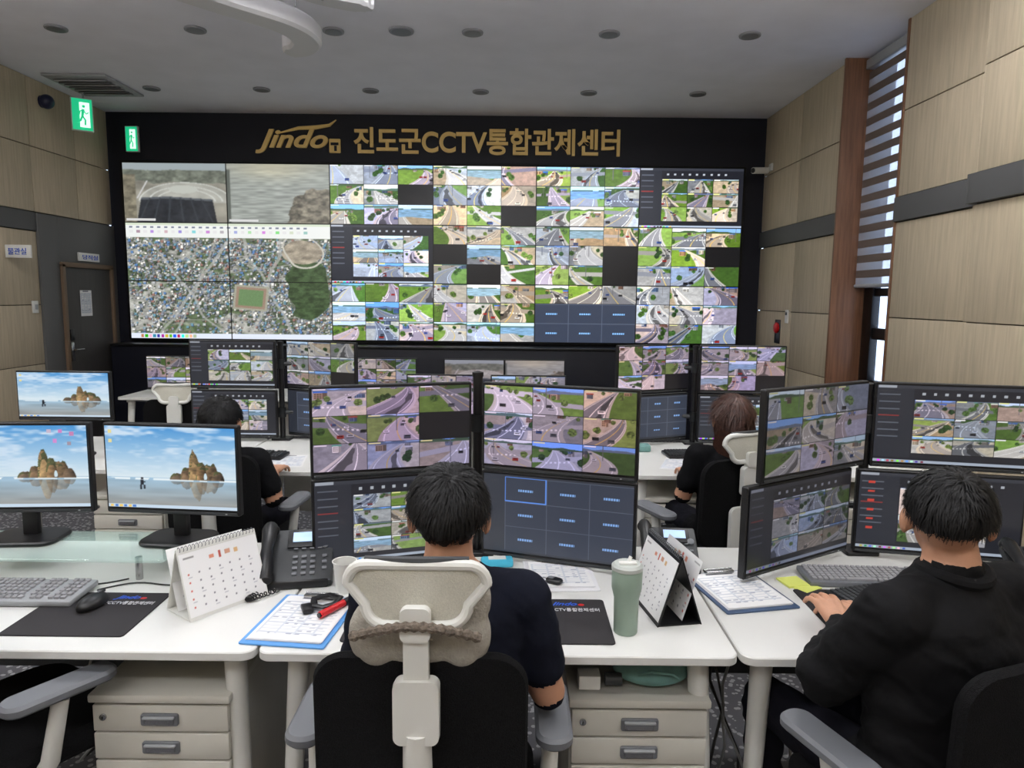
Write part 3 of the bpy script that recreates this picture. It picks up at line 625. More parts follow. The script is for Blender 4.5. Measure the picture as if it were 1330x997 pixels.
def remesh(o,vox,it):
    md=o.modifiers.new('r','REMESH'); md.mode='VOXEL'; md.voxel_size=vox; md.use_smooth_shade=True
    ms=o.modifiers.new('s','SMOOTH'); ms.factor=.5; ms.iterations=it
    bpy.context.view_layer.update(); dg=bpy.context.evaluated_depsgraph_get()
    me=bpy.data.meshes.new_from_object(o.evaluated_get(dg)); bpy.data.objects.remove(o)
    me.polygons.foreach_set('use_smooth',[True]*len(me.polygons))
    return me
def chair(x,y,yaw,head=True,pillow=False,hz=0,white_back=False):
    e=empty('office_chair',(x,y,0),(0,0,yaw))
    b=B()
    for k in range(5):
        a=R(90+72*k+18); c,s_=math.cos(a),math.sin(a)
        b.tube([(0,0,.115),(c*.16,s_*.16,.10),(c*.30,s_*.30,.075)],[.032,.024,.017],WHITEP,10)
        b.cyl((c*.30,s_*.30,.08),(c*.30,s_*.30,.05),.008,DARKP)
        n_=Vector((-s_,c,0))
        for q in (-1,1):
            p=Vector((c*.30,s_*.30,.028))+n_*.016*q; b.cyl(p-n_*.009,p+n_*.009,.028,DARKP)
    b.cyl((0,0,.09),(0,0,.26),.028,DARKP); b.cyl((0,0,.26),(0,0,.40),.018,CHROME); b.box((0,0,.40),(.2,.26,.05),DARKG,.012); b.obj('star_base',e)
    B().plate((0,.0,.455),.49,.47,.075,.12,FABRIC,ch=.025,seg=8).obj('seat',e)
    fn=lambda x_,z_: .35*x_*x_ -.06*max(z_,0)
    B().bent((0,-.25,.735),.44,.41,.03,.075,FABRIC,fn).obj('backrest',e)
    b=B()
    b.tube([(0,-.06,.405),(0,-.22,.42),(0,-.285,.52),(0,-.292,.70),(0,-.298,.80)],[.035,.035,.032,.03,.028],WHITEP,12)
    b.bent((0,-.303,.845),.092,.135,.03,.018,WHITEP,lambda a_,c_:0)
    if white_back: b.bent((0,-.30,.62),.20,.22,.02,.03,WHITEP,lambda a_,c_:.3*a_*a_)
    if head: b.bent((0,-.300,.955+hz/2),.050,.16+hz,.022,.010,WHITEP,lambda a_,c_:0)
    b.obj('spine',e)
    b=B()
    for sx in (-1,1):
        b.tube([(sx*.12,-.03,.41),(sx*.24,-.04,.42),(sx*.275,-.03,.47),(sx*.285,-.0,.63)],[.022,.022,.022,.02],WHITEP,12)
        b.plate((sx*.285,.0,.655),.085,.27,.03,.04,GREYP,ch=.008)
    b.obj('armrests',e)
    if head:
        b=B(); W,H,r=.27,.120,.040; zc=1.083+hz
        pts=[]
        for (cx,cz,a0) in ((W/2-r,H/2-r,0),(-W/2+r,H/2-r,90),(-W/2+r+.035,-H/2+r,180),(W/2-r-.035,-H/2+r,270)):
            for q in range(7):
                a=R(a0+90*q/6); xx=cx+r*math.cos(a); pts.append((xx,-.30+.9*xx*xx,zc+cz+r*math.sin(a)))
        pts.append(pts[0]); pts.append(pts[1]); b.tube(pts,.011,WHITEP,10)
        rs_=[]
        for k,yy in ((.02,-.302),(.5,-.302),(.97,-.298),(.97,-.294),(.5,-.288),(.02,-.288)):
            rs_.append([((p[0])*k,yy+.9*(p[0]*k)**2,zc+(p[2]-zc)*k) for p in pts[:-2]])
        b.rings(rs_,CUSH)
        b.bent((0,-.312,zc-.05),.06,.07,.02,.015,WHITEP,lambda a_,c_:0)
        b.tube([(xx,-.292+.9*xx*xx,zc+H/2+.008-.25*xx*xx) for xx in np.linspace(-.10,.10,12)],.009,DARKG,8)
        b.obj('headrest',e)
    if pillow:
        b=B(); b.sph((0,-.245,.995),(.142,.036,.05),BEIGE); b.sph((-.085,-.245,.975),(.06,.04,.075),BEIGE); b.sph((.085,-.245,.975),(.06,.04,.075),BEIGE); b.sph((0,-.245,.955),(.125,.035,.045),BEIGE)
        b.sph((.10,-.25,1.05),(.045,.03,.06),BEIGE)
        o=b.obj('neck_pillow_raw',None); me=remesh(o,.007,6); me.name='neck_pillow'
        me.materials.clear(); me.materials.append(BEIGE)
        ob=bpy.data.objects.new('neck_pillow',me); scene.collection.objects.link(ob); ob.parent=e
        n=30
        pts=[(-.125+.25*k/n,-.326+.9*(-.125+.25*k/n)**2,1.000+.028*math.sin(math.pi*k/n)) for k in range(n+1)]
        B().tube(pts,[.008+.0035*(k%2) for k in range(n+1)],STRAPM,8).obj('pillow_strap',e)
    return e

# ---------------------------------------------------------------- people
def person(name,x,y,yaw,top,shirt,hair,armL,armR,long_sleeve=False,style='short',lean=0,head_yaw=0,head_dx=0,hairscale=1.0,seed=0,slim=1.0,collar=False,nape=-.070):
    e=empty(name,(x,y,0),(0,0,yaw)); k=slim
    hc=Vector((head_dx,.02+lean,top-.115))
    b=B(); M=SKIN
    def ell(cx,cy,z,rx,ry,n=24): return [(cx+rx*math.cos(2*math.pi*j/n),cy+ry*math.sin(2*math.pi*j/n),z) for j in range(n)]
    zs=top-1.28; L=lean
    b.rings([ell(0,0,.45,.10*k,.08),ell(0,0,.47,.17*k,.125),ell(0,.0,.54,.185*k,.135),ell(0,L*.15,.66+zs*.4,.172*k,.125),ell(0,L*.35,.78+zs*.7,.178*k,.122),ell(0,L*.6,.89+zs,.190*k,.122),
             ell(0,L*.75,.955+zs,.192*k,.108),ell(0,L*.85,1.00+zs,.158*k,.088),ell(0,L*.92,1.035+zs,.10*k,.07),ell(0,L,1.065+zs,.06,.058)],M)
    neck0=Vector((0,L*.8-.005,1.02+zs)); b.cap(neck0,hc+Vector((0,-.012,-.06)),.062*k,.054,M)
    for sx in (-1,1):
        hip=(sx*.09,.02,.525);kn=(sx*.11,.44,.52);an=(sx*.11,.42,.10)
        b.cap(hip,kn,.082,.060,M); b.cap(kn,an,.058,.040,M); b.cap((sx*.11,.40,.045),(sx*.115,.56,.035),.042,.034,M)
    skin=[]
    for sgn,arm in ((-1,armL),(1,armR)):
        sh,el,wr,hd=[Vector(a) for a in arm]
        b.cap(Vector((sgn*.08,L*.8,.985+zs)),sh,.060*k,.064*k,M)
        if long_sleeve:
            b.cap(sh,el,.066*k,.052*k,M); b.cap(el,wr,.054*k,.040,M); b.cap(sh.lerp(el,.5),sh.lerp(el,.65),.062*k,.06*k,M); b.cap(el.lerp(wr,.35),el.lerp(wr,.45),.056,.052,M)
            b.cap(wr,wr+(wr-el).normalized()*.03,.027,.025,M); skin.append((wr+(wr-el).normalized()*.028,wr+(wr-el).normalized()*.08,.035))
        else:
            se=sh.lerp(el,.66); b.cap(sh,se,.064*k,.061*k,M); b.cap(se.lerp(sh,.1),el,.045,.041,M); b.cap(el,wr,.043,.027,M)
            skin.append((se+(el-sh).normalized()*.045,el,.06)); skin.append((el,wr,.06)); skin.append((wr,wr+(wr-el).normalized()*.1,.04))
    Rm=Matrix.Rotation(R(head_yaw),3,'Z')
    def hp(v): return hc+Rm@Vector(v)
    b.sph(hp((0,-.012,.018)),(.076,.094,.090),M,Rm); b.sph(hp((0,.028,-.028)),(.062,.062,.078),M,Rm); b.sph(hp((0,.050,-.078)),(.034,.032,.026),M,Rm)
    b.sph(hp((0,.088,-.022)),(.012,.018,.022),M,Rm); b.sph(hp((0,.098,-.032)),(.016,.012,.010),M,Rm); b.sph(hp((0,.080,.012)),(.05,.018,.010),M,Rm)
    b.sph(hp((0,.083,-.058)),(.024,.012,.010),M,Rm)
    for sx in (-1,1): b.sph(hp((sx*.085,-.006,-.014)),(.012,.021,.033),M,Rm); b.sph(hp((sx*.040,.066,-.02)),(.022,.02,.018),M,Rm)
    o=b.obj(name+'_raw'); me=remesh(o,.0075,5)
    me.materials.clear()
    for mt in (shirt,SKIN,PANTS,SHOE): me.materials.append(mt)
    n=len(me.polygons); c=np.zeros(n*3); me.polygons.foreach_get('center',c); c=c.reshape(-1,3); mi=np.zeros(n,dtype=np.int32)
    nl=1.058+zs+(.018 if collar else 0)
    rr=np.hypot(c[:,0]-0,c[:,1]-L)
    mi[(c[:,2]>nl-.25*np.clip(c[:,1]-L,0,.06))&(rr<.2)&(c[:,2]>.98+zs)]=1
    mi[(c[:,2]<.50)|((c[:,1]>.13)&(c[:,2]<.61)&(np.abs(c[:,0])<.19))]=2
    mi[(c[:,2]<.095)]=3
    for p0,p1,r in skin:
        p0=np.array(p0);p1=np.array(p1);d=p1-p0;Ld=np.linalg.norm(d);t=((c-p0)@d)/(Ld*Ld)
        q=p0+np.clip(t,0,1)[:,None]*d; dist=np.linalg.norm(c-q,axis=1)
        mi[(t>0)&(t<1.3)&(dist<r)]=1
    me.polygons.foreach_set('material_index',mi)
    cloth=set()
    for p_,m_ in zip(me.polygons,mi):
        if m_ in (0,2): cloth.update(p_.vertices)
    skv=set()
    for p_,m_ in zip(me.polygons,mi):
        if m_==1: skv.update(p_.vertices)
    A=.013 if long_sleeve else .007
    nrm=[Vector(v.normal) for v in me.vertices]
    for i in cloth-skv:
        v=me.vertices[i]; q=v.co
        d_=mnoise.noise(Vector((q.x*7+seed,q.y*7,q.z*17)))*A+(.5-abs(mnoise.noise(Vector((q.x*13,q.y*13+seed,q.z*26+q.x*20)))))*A*.6
        v.co=q+nrm[i]*d_
    me.update()
    ob=bpy.data.objects.new('body',me); scene.collection.objects.link(ob); ob.parent=e
    b=B()
    for sx in (-1,1):
        b.sph(hp((sx*.030,.077,-.003)),(.013,.009,.008),EYEW,Rm,12,8); b.sph(hp((sx*.030,.084,-.003)),(.006,.004,.006),EYEB,Rm,10,6)
        b.tube([hp((sx*.014,.092,.016)),hp((sx*.028,.089,.020)),hp((sx*.042,.078,.016))],[.003,.004,.002],hair,6)
    b.sph(hp((0,.092,-.055)),(.022,.006,.004),LIP,Rm,12,6); b.sph(hp((0,.091,-.062)),(.018,.006,.005),LIP,Rm,12,6); b.obj('face',e)
    rng=np.random.default_rng(seed); S=hairscale
    C=Vector((0,-.014,.022)); ra=Vector((.087*S,.103*S,.093*S)); b=B()
    def okp(d):
        p=Vector((d[0]*ra.x,d[1]*ra.y,d[2]*ra.z))+C
        if p.y>.030 and p.z<.050: return False
        if p.y>-.012 and p.z<.006: return False
        if p.y>-.035 and p.z<-.030: return False
        if p.z<nape: return False
        return True
    vs=[];idx={};fs=[];NU,NV=40,26
    for i in range(NV+1):
        for j in range(NU):
            a=math.pi*i/NV; bb=2*math.pi*j/NU; d=(math.sin(a)*math.cos(bb),math.sin(a)*math.sin(bb),math.cos(a))
            if okp(d):
                w_=1+.02*math.sin(7*bb+3*a)+.02*rng.random(); zz=d[2]
                tp=1-.24*max(0,-zz)
                idx[(i,j)]=len(vs); vs.append(hp((C.x+d[0]*ra.x*w_*tp,C.y+d[1]*ra.y*w_*tp,C.z+zz*ra.z*w_)))
    for i in range(NV):
        for j in range(NU):
            q=[(i,j),(i+1,j),(i+1,(j+1)%NU),(i,(j+1)%NU)]
            if all(a in idx for a in q): fs.append(tuple(idx[a] for a in q))
    b.add(vs,fs,hair)
    crown=Vector((.15,-.45,.88)).normalized()
    ns=6500 if style=='short' else 2600
    SV=[];SF=[]
    cl_dirs=[Vector(rng.normal(size=3)).normalized() for _ in range(110)]; cl_off=[Vector(rng.normal(size=3))*.40 for _ in range(110)]; cl_lift=[rng.uniform(.10,.34) for _ in range(110)]
    for _ in range(ns):
        d=Vector(rng.normal(size=3)).normalized()
        if not okp(d): continue
        tp=1-.24*max(0,-d.z); p=Vector((d.x*ra.x*tp,d.y*ra.y*tp,d.z*ra.z))+C; nrm_=Vector((d.x/ra.x,d.y/ra.y,d.z/ra.z)).normalized()
        kk=max(range(110),key=lambda q:cl_dirs[q].dot(d))
        away=(d-crown*d.dot(crown)); away=away-nrm_*away.dot(nrm_)
        tg=(away.normalized()*.8+Vector((0,0,-.35))+cl_off[kk]+Vector(rng.normal(size=3))*.14); tg=(tg-nrm_*tg.dot(nrm_)).normalized()
        Ls=rng.uniform(.016,.034) if style=='short' else rng.uniform(.05,.09); wd=rng.uniform(.0013,.0026)
        sd=tg.cross(nrm_).normalized(); o=len(SV); lift=cl_lift[kk] if style=='short' else .08
        if style=='short' and d.z<-.15: Ls*=.45; lift=.06
        for t_ in range(4):
            f_=t_/3; q=p+tg*Ls*f_+nrm_*(.001+Ls*lift*math.sin(f_*2.0))+Vector((0,0,-.2*Ls*f_*f_))
            ww=wd*(1-f_*.8); SV.append(hp(q-sd*ww)); SV.append(hp(q+sd*ww))
        for t_ in range(3): SF.append((o+2*t_,o+2*t_+1,o+2*t_+3,o+2*t_+2))
    if style=='long':
        sh=[]
        for i in range(9):
            z_=.02-.030*i; wx=.082+.010*math.sin(i*.8)+(.010 if i>5 else 0); sh.append([tuple(hp((wx*math.cos(a),-.035-.008*i*.3+(.062)*math.sin(a),z_))) for a in np.linspace(0,2*math.pi,20,endpoint=False)])
        b.rings(sh,hair)
        for _ in range(1100):
            a=rng.uniform(math.pi*.9,math.pi*2.1); z0=rng.uniform(-.2,.04); o=len(SV); Ls=rng.uniform(.06,.13)
            for t_ in range(4):
                f_=t_/3; zz=z0-Ls*f_; px=.09*math.cos(a)*(1+.08*math.sin(90*zz+a*4)); py=-.04+.067*math.sin(a)+.01*zz
                ww=.003*(1-f_*.8); SV.append(hp((px-ww,py,zz))); SV.append(hp((px+ww,py,zz)))
            for t_ in range(3): SF.append((o+2*t_,o+2*t_+1,o+2*t_+3,o+2*t_+2))
    b.add(SV,SF,hair); b.obj('hair',e,ang=80)
    for sgn,arm in ((-1,armL),(1,armR)):
        sh,el,wr,hd=[Vector(a) for a in arm]; w0=wr+(wr-el).normalized()*.025
        yv=hd.normalized(); up=Vector((0,0,1)); xv=yv.cross(up).normalized(); zv=xv.cross(yv)
        T=Matrix((xv,yv,zv)).transposed()
        def tp(x_,y_,z_): return w0+T@Vector((x_*sgn,y_,z_))
        h=B()
        h.cap(tp(0,-.02,0),tp(0,.02,0),.026,.024,SKIN)
        for xx in (-.026,-.009,.009,.026): h.cap(tp(xx*.7,.02,0),tp(xx,.085,.002),.016,.0125,SKIN)
        for xx,Lf,r in ((-.030,.068,.0085),(-.010,.078,.009),(.011,.073,.0088),(.030,.056,.0078)):
            a0=tp(xx,.088,.002); a1=tp(xx*1.12,.088+Lf*.45,.0-.004); a2=tp(xx*1.18,.088+Lf*.75,-.016); a3=tp(xx*1.2,.088+Lf*.92,-.033)
            h.cap(a0,a1,r*1.08,r,SKIN); h.cap(a1,a2,r,r*.93,SKIN); h.cap(a2,a3,r*.93,r*.82,SKIN)
        h.cap(tp(-.022,.025,-.004),tp(-.045,.055,-.012),.015,.0115,SKIN); h.cap(tp(-.045,.055,-.012),tp(-.052,.085,-.018),.0112,.0095,SKIN); h.cap(tp(-.052,.085,-.018),tp(-.047,.105,-.022),.0095,.008,SKIN)
        o=h.obj('h_raw'); hm=remesh(o,.0035,3); hm.materials.clear(); hm.materials.append(SKIN)
        ho=bpy.data.objects.new('hand',hm); scene.collection.objects.link(ho); ho.parent=e
    if collar:
        b=B(); cr_=[(.070*math.cos(a),L-.005+.066*math.sin(a),1.050+zs+.006*math.cos(a*2)) for a in np.linspace(0,2*math.pi,25)]
        b.tube(cr_,.014,shirt,8); b.obj('jacket_collar',e)
    return e

chair(-.180,1.60,0,True,True,hz=-.006)
person('seated_man',-.140,1.55,0,1.270,NAVYT,HAIRK,
       ((-.165,.0,.965),(-.215,.05,.735),(-.13,.27,.765),(.12,1,-.1)),((.172,.0,.965),(.232,.03,.725),(.13,.27,.765),(-.12,1,-.1)),seed=2,slim=.98,hairscale=1.02)
chair(.99,1.58,20,False)
person('seated_man',.985,1.52,20,1.285,BLACKJ,HAIRK,
       ((-.180,-.01,.975),(-.210,.13,.765),(-.03,.27,.795),(.35,1,.25)),((.185,-.01,.975),(.25,.10,.77),(.14,.30,.78),(-.1,1,-.05)),long_sleeve=True,seed=5,hairscale=.97,slim=1.08,collar=True,head_yaw=-40,nape=-.058)
chair(-1.37,1.84,-34)
chair(-1.33,3.36,-4,True,hz=-.085)
person('seated_man',-1.355,3.24,-6,1.175,BLACKT,HAIRK,
       ((-.175,.0,.88),(-.22,.05,.70),(-.12,.24,.76),(.12,1,0)),((.175,.0,.88),(.24,.02,.70),(.14,.24,.76),(-.1,1,0)),seed=8)
chair(.945,3.37,24,True,white_back=True,hz=-.09)
person('seated_woman',1.04,3.28,6,1.205,BLACKT,HAIRB,
       ((-.165,.0,.92),(-.21,.05,.72),(-.12,.24,.76),(.12,1,0)),((.165,.0,.92),(.21,.05,.72),(.12,.24,.76),(-.1,1,0)),seed=9,style='long',slim=.88)
chair(-2.30,4.98,8,True,hz=-.10)

# ---------------------------------------------------------------- monitors
def monitor(x,y,z,yaw,img,w=.54,h=.305,foot=None,tilt=0):
    e=empty('computer_monitor',(x,y,z),(tilt,0,yaw))
    b=B(); b.plate((0,.014,0),w,h,.026,.006,DARKP,(90,0,0),.003,4); b.plate((0,.034,0),w*.6,h*.55,.03,.02,DARKP,(90,0,0),.008)
    b.box((0,-.0005,-h/2+.008),(w-.02,.003,.010),DARKG,.001); b.box((w*.4,-.003,-h/2+.008),(.006,.002,.003),LGREY)
    b.obj('housing',e)
    picture('screen',img,w-.018,h-.03,SCR,e,(0,-.0025,.006))
    if foot is not None:
        f=foot-z; b=B(); b.box((0,.05,(-h*.2+f)/2),(.05,.03,abs(f)-h*.2+.0),DARKP,.008); b.plate((0,.03,f+.009),.23,.17,.016,.05,DARKP,ch=.005); b.obj('stand',e)
    return e
rg=lambda s: np.random.default_rng(s)
tint=lambda im,c: np.clip(im*np.array(c),0,1)
P1=(.97,.89,.98)
monitor(-.395,2.335,1.205,18,tint(mosaic(rg(1),150,264,3,3,{(1,2)}),P1))
monitor(.155,2.335,1.205,-18,tint(mosaic(rg(2),150,264,3,3),P1))
monitor(-.395,2.335,.897,18,ui(rg(3),140,250,.24,rows=4,cols=2,right=.72,bot=.92))
lg=mosaic(rg(4),132,204,3,3,(),{(r,c) for r in range(3) for c in range(3)}); im=np.zeros((140,240,3)); im[:]=(.2,.215,.25); im[4:136,36:240]=lg
for (a,b_,c,d_) in ((.15,.03,.432,.037),(.15,.335,.432,.342),(.15,.03,.154,.342),(.428,.03,.432,.342)): rect(im,a,b_,c,d_+.002,(.35,.55,.9))
monitor(.155,2.335,.897,-18,im)
monitor(1.035,2.35,1.215,32,tint(mosaic(rg(5),120,200,3,3),(.66,.64,.66)),.555)
monitor(.985,2.33,.905,32,tint(ui(rg(6),120,200,.22),(.62,.62,.66)),.555)  # image darkened to imitate a screen dimming at an oblique view
monitor(1.55,2.435,1.212,-12,ui(rg(7),130,240,.24,bot=.88))
im=ui(rg(8),130,240,.26,rows=2,cols=2,right=.8)
for k in range(6): rect(im,.06,.12+.12*k,.10,.145+.12*k,(.75,.25,.2))
monitor(1.50,2.415,.902,-12,im)
for (x,s,yw) in ((-1.734,20,0),(-1.19,21,-24),(.88,22,24),(1.43,23,0)):
    a=ui(rg(s),80,130,.22) if s==20 else tint(mosaic(rg(s),80,130,3,3,{(2,2)}),P1 if s>21 else (.9,.9,.9))
    monitor(x,4.37,1.215,yw,a,.535,.30)
    c=ui(rg(s+10),80,130,.24,right=.9) if s in (20,23) else None
    if c is None:
        c=np.zeros((80,130,3)); c[:]=(.16,.175,.21); c[3:76,18:]=mosaic(rg(1),73,112,3,3,(),{(r,q) for r in range(3) for q in range(3)})
    monitor(x,4.37,.905,yw,c,.535,.30)
def pole(x,y,h,arms):
    b=B(); b.plate((0,0,.737),.12,.10,.014,.01,DARKP); b.cyl((0,0,.73),(0,0,h),.017,DARKP); b.lathe([(.02,h),(.02,h+.015),(.004,h+.02)],DARKP)
    for (ax,ay,az) in arms:
        b.cyl((0,0,az-.03),(0,0,az+.03),.024,DARKG); b.tube([(0,0,az),(ax*.5,.035,az),(ax,ay,az)],[.014,.012,.012],DARKG,8); b.cyl((ax,ay,az),(ax*1.0,ay-.03,az),.022,DARKG)
    b.obj('dual_screen_arm_stand',None,(x,y,0))
pole(-.12,2.475,1.37,[(-.26,-.055,1.205),(.26,-.055,1.205),(-.26,-.055,.9),(.26,-.055,.9)])
pole(1.28,2.52,1.34,[(-.24,-.08,1.215),(.26,-.03,1.21),(-.24,-.08,.905),(.22,-.03,.9)])
pole(-1.46,4.45,1.34,[(-.24,-.025,1.215),(.24,-.025,1.215),(-.24,-.025,.905),(.24,-.025,.905)])
pole(1.155,4.45,1.34,[(-.24,-.025,1.215),(.24,-.025,1.215),(-.24,-.025,.905),(.24,-.025,.905)])
monitor(-1.125,2.29,1.07,-5,wallpaper(rg(40),140,220),.465,.305,foot=.815)
monitor(-1.63,2.29,1.07,4,wallpaper(rg(41),140,220,True),.465,.305,foot=.815)
monitor(-2.48,3.88,1.08,0,wallpaper(rg(42),90,150),.52,.275,foot=.73)
g=empty('glass_monitor_riser'); B().plate((-1.56,2.28,.809),.93,.27,.010,.02,GLASS,ch=.002).obj('glass_shelf',g)
b=B()
for xx in (-1.98,-1.20):
    for yy in (2.2,2.38): b.cyl((xx,yy,.73),(xx,yy,.804),.011,CHROME)
b.obj('riser_feet',g)
for (x,y,s) in ((-.49,5.1,50),(.12,5.1,51),(-.345,6.4,52),(.205,6.4,53),(-1.14,6.4,54),(-3.05,6.4,55)):
    im=sea(rg(s),60,100,0) if s in (52,) else (sea(rg(s),60,100,1) if s==53 else mosaic(rg(s),60,100,3,3,kind='green' if s==54 else 'mix'))
    monitor(x,y,.93,0,tint(im,(.95,.9,.95)),.55,.31,foot=.73)

# ---------------------------------------------------------------- desktop objects
DZ=.73
def keyboard(x,y,yaw,body,keys,w=.44,d=.145,z=DZ):
    b=B(); b.box((0,0,.011),(w,d,.018),body,.005,(0,0,0))
    for r in range(6):
        yy=d/2-.016-r*(d-.03)/5.4
        xx=-w/2+.012
        while xx<w-.02-w/2:
            kw=.0165
            if r==5 and -.10<xx<.0: kw=.10
            if xx+kw>w/2-.01: break
            if not(abs(xx-w*.15)<.008 or abs(xx-w*.30)<.008): b.box((xx+kw/2,yy,.023),(kw-.0025,.0155,.008),keys,.0015)
            xx+=kw+.0015
    return b.obj('computer_keyboard',None,(x,y,z),(3,0,yaw))
keyboard(-1.51,2.055,0,LGREY,KEYG,.44,.15,DZ+.004)
keyboard(1.18,2.245,-2,GREYP,KEYG,.42,.13,DZ+.003)
def mouse(x,y,yaw,z):
    b=B(); b.sph((0,0,.010),(.031,.056,.024),DARKP,None,20,12); b.sph((0,.028,.032),(.004,.009,.004),GREYP,None,8,6); b.box((0,.03,.0275),(.0015,.045,.008),DARKG)
    o=b.obj('computer_mouse',None,(x,y,z),(0,0,yaw))
    for v in o.data.vertices: v.co.z=max(v.co.z,0)
    return o
mouse(-1.225,1.985,-10,DZ+.006)
def mpad(x,y,w,d,tx,tw):
    e=empty('mouse_pad',(x,y,DZ)); B().plate((0,0,.002),w,d,.004,.012,PAD,ch=.001).obj('pad',e)
    textmesh('pad_text','진도군CCTV통합관제센터',tw,.022,.0006,PAPER,e,(tx,.055,.0041),(0,0,0)); textmesh('pad_logo','Jindo',tw*.42,.030,.0006,LOGOB,e,(tx+tw*.26,.087,.0041),(0,0,0),shear=.4,off=.02)
    B().sph((tx+tw*.74,.10,.0042),(.010,.008,.0006),RED,None,10,4).obj('pad_mark',e)
mpad(-1.21,1.945,.34,.28,-.03,.18); mpad(-.085,1.93,.74,.28,.155,.195)
mpad(1.20,2.03,.60,.27,.05,.2)
keyboard(1.13,2.09,18,DARKP,DARKG,.30,.11,DZ+.007)
mouse(.06,1.97,0,DZ+.006)
def calendar(x,y,yaw,cover=WHITEP,hh=.19):
    e=empty('desk_calendar',(x,y,DZ),(0,0,yaw)); dd=.065; an=math.degrees(math.atan2(dd,hh)); Lh=math.hypot(hh,dd)
    b=B()
    b.box((0,-dd/2,hh/2),(.25,.003,Lh),cover,0,(-an,0,0)); b.box((0,dd/2,hh/2),(.25,.003,Lh),cover,0,(an,0,0)); b.box((0,0,.003),(.25,dd*2,.003),cover)
    for k in range(22):
        xx=-.115+k*.011; b.tube([(xx,.008*math.cos(a),hh-.002+.007*math.sin(a)) for a in np.linspace(0,2*math.pi,9)],.0010,GREYP,5)
    b.obj('stand',e)
    picture('page',calendar_page(70,100),.243,.180,PRINT,e,(0,-dd/2-.0035,hh/2-.002),(-an,0,0))
    picture('back_page',calendar_page(50,70),.243,.180,PRINT,e,(0,dd/2+.0035,hh/2-.002),(an,0,180))
calendar(-.875,2.035,52.6,WHITEP,.195); calendar(.46,2.03,-80,DARKP,.20)
SCRB=mat('phone_lcd',(.70,.82,.95),.3,emis=.35)
def phone(x,y,yaw,sc=1.0):
    e=empty('desk_phone',(x,y,DZ),(0,0,yaw)); b=B(); T=(28,0,0); Mx=rotm(T)
    def q(a,b_,c): v=Mx@Vector((a,b_,c)); return (v.x,v.y,v.z+.055)
    b.box(q(.02,0,.0),(.19,.20,.028),DARKG,.008,T); b.box((.02,.05,.035),(.15,.07,.07),DARKP,.008)
    b.box((.02,-.075,.012),(.17,.04,.024),DARKP,.006)
    b.box(q(.040,.055,.017),(.105,.065,.008),DARKP,.003,T); b.box(q(.040,.058,.0225),(.075,.036,.002),SCRB,0,T)
    for r in range(4):
        for c in range(3): b.box(q(.012+c*.024,-.012-r*.020,.017),(.014,.010,.005),GREYP,.002,T)
    for r in range(3): b.box(q(.092,-.012-r*.022,.017),(.013,.010,.005),GREYP,.002,T)
    for c in range(4): b.box(q(.012+c*.022,.017,.018),(.012,.005,.004),GREYP,.001,T)
    b.lathe([(.013,0),(.013,.006),(.008,.008)],GREYP,q(.092,.03,.014),T)
    b.tube([q(-.062,.095,.028),q(-.062,.07,.040),q(-.062,0,.048),q(-.062,-.07,.040),q(-.062,-.095,.028)],[.020,.022,.016,.022,.020],DARKP,12)
    b.sph(q(-.062,.085,.026),(.025,.022,.02),DARKP,rotm(T)); b.sph(q(-.062,-.085,.026),(.025,.022,.02),DARKP,rotm(T)); b.obj('phone_body',e)
    pts=[]
    for k in range(150):
        t=k/149; a=t*2*math.pi*18; cx=-.07+.05*t-.05*math.sin(t*3); cy=-.11-.05*math.sin(t*math.pi); pts.append((cx+.006*math.cos(a),cy,.010+.006*math.sin(a)))
    B().tube(pts,.0018,DARKP,5).obj('coil_cord',e); e.scale=(sc,sc,sc)
phone(-.715,2.23,12,1.15); phone(.53,2.36,-5); phone(1.70,2.20,-10)
b=B(); b.lathe([(.026,0),(.036,.095),(.0385,.097),(.0385,.100),(.034,.099),(.024,.004),(.001,.004)],WHITEP,cap=False); b.obj('paper_cup',None,(-.515,2.12,DZ))
def clip(x,y,yaw,folder,w=.225,d=.31,seed=3,clipm=True,z=DZ):
    e=empty('clipboard',(x,y,z),(0,0,yaw)); b=B(); b.plate((0,0,.003),w+.02,d+.02,.005,.006,folder,ch=.001); 
    for k in range(4): b.box((.002*k-.003,.003*(k%2),.0065+.001*k),(w-.01,d-.015,.0009),PAPER)
    if clipm: b.box((0,d/2-.012,.016),(.10,.025,.010),CHROME,.003); b.cyl((-.05,d/2-.002,.018),(.05,d/2-.002,.018),.005,CHROME)
    b.obj('board',e); picture('form',table_paper(rg(seed),90,64),w-.012,d-.02,PRINT,e,(0,0,.0106),(-90,0,0))
clip(-.585,1.915,-6,BLUE,.215,.29); clip(.165,2.26,3,PAPER,.21,.24,4); clip(.725,2.15,12,mat('navy_folder',(.25,.33,.45),.5),.22,.28,5)
b=B(); b.cyl((0,-.06,.012),(0,.035,.012),.010,RED); b.cyl((0,.035,.012),(0,.075,.012),.011,DARKP); b.cyl((0,-.065,.012),(0,-.06,.012),.007,DARKP); b.obj('marker_pen',None,(-.505,1.955,DZ+.011),(0,0,-30))
b=B(); b.tube([(-.03,-.02,.012),(-.04,.02,.014),(0,.045,.016),(.035,.03,.014),(.03,-.01,.014),(0,-.03,.012),(-.03,-.02,.012)],.011,DARKP,8,flat=.6); b.box((-.045,-.035,.010),(.03,.05,.014),DARKP,.004,(0,0,25)); b.obj('wrist_strap',None,(-.54,1.985,DZ+.011))
b=B(); b.plate((0,0,.008),.034,.055,.015,.014,DARKP,ch=.004); b.plate((0,.01,.0165),.02,.018,.002,.005,GREYP,ch=.0005); b.tube([(.014*math.cos(a),.038+.012*math.sin(a),.004) for a in np.linspace(0,6.283,13)],.0015,CHROME,5); b.obj('car_key',None,(.142,2.175,DZ+.0115),(0,0,60))
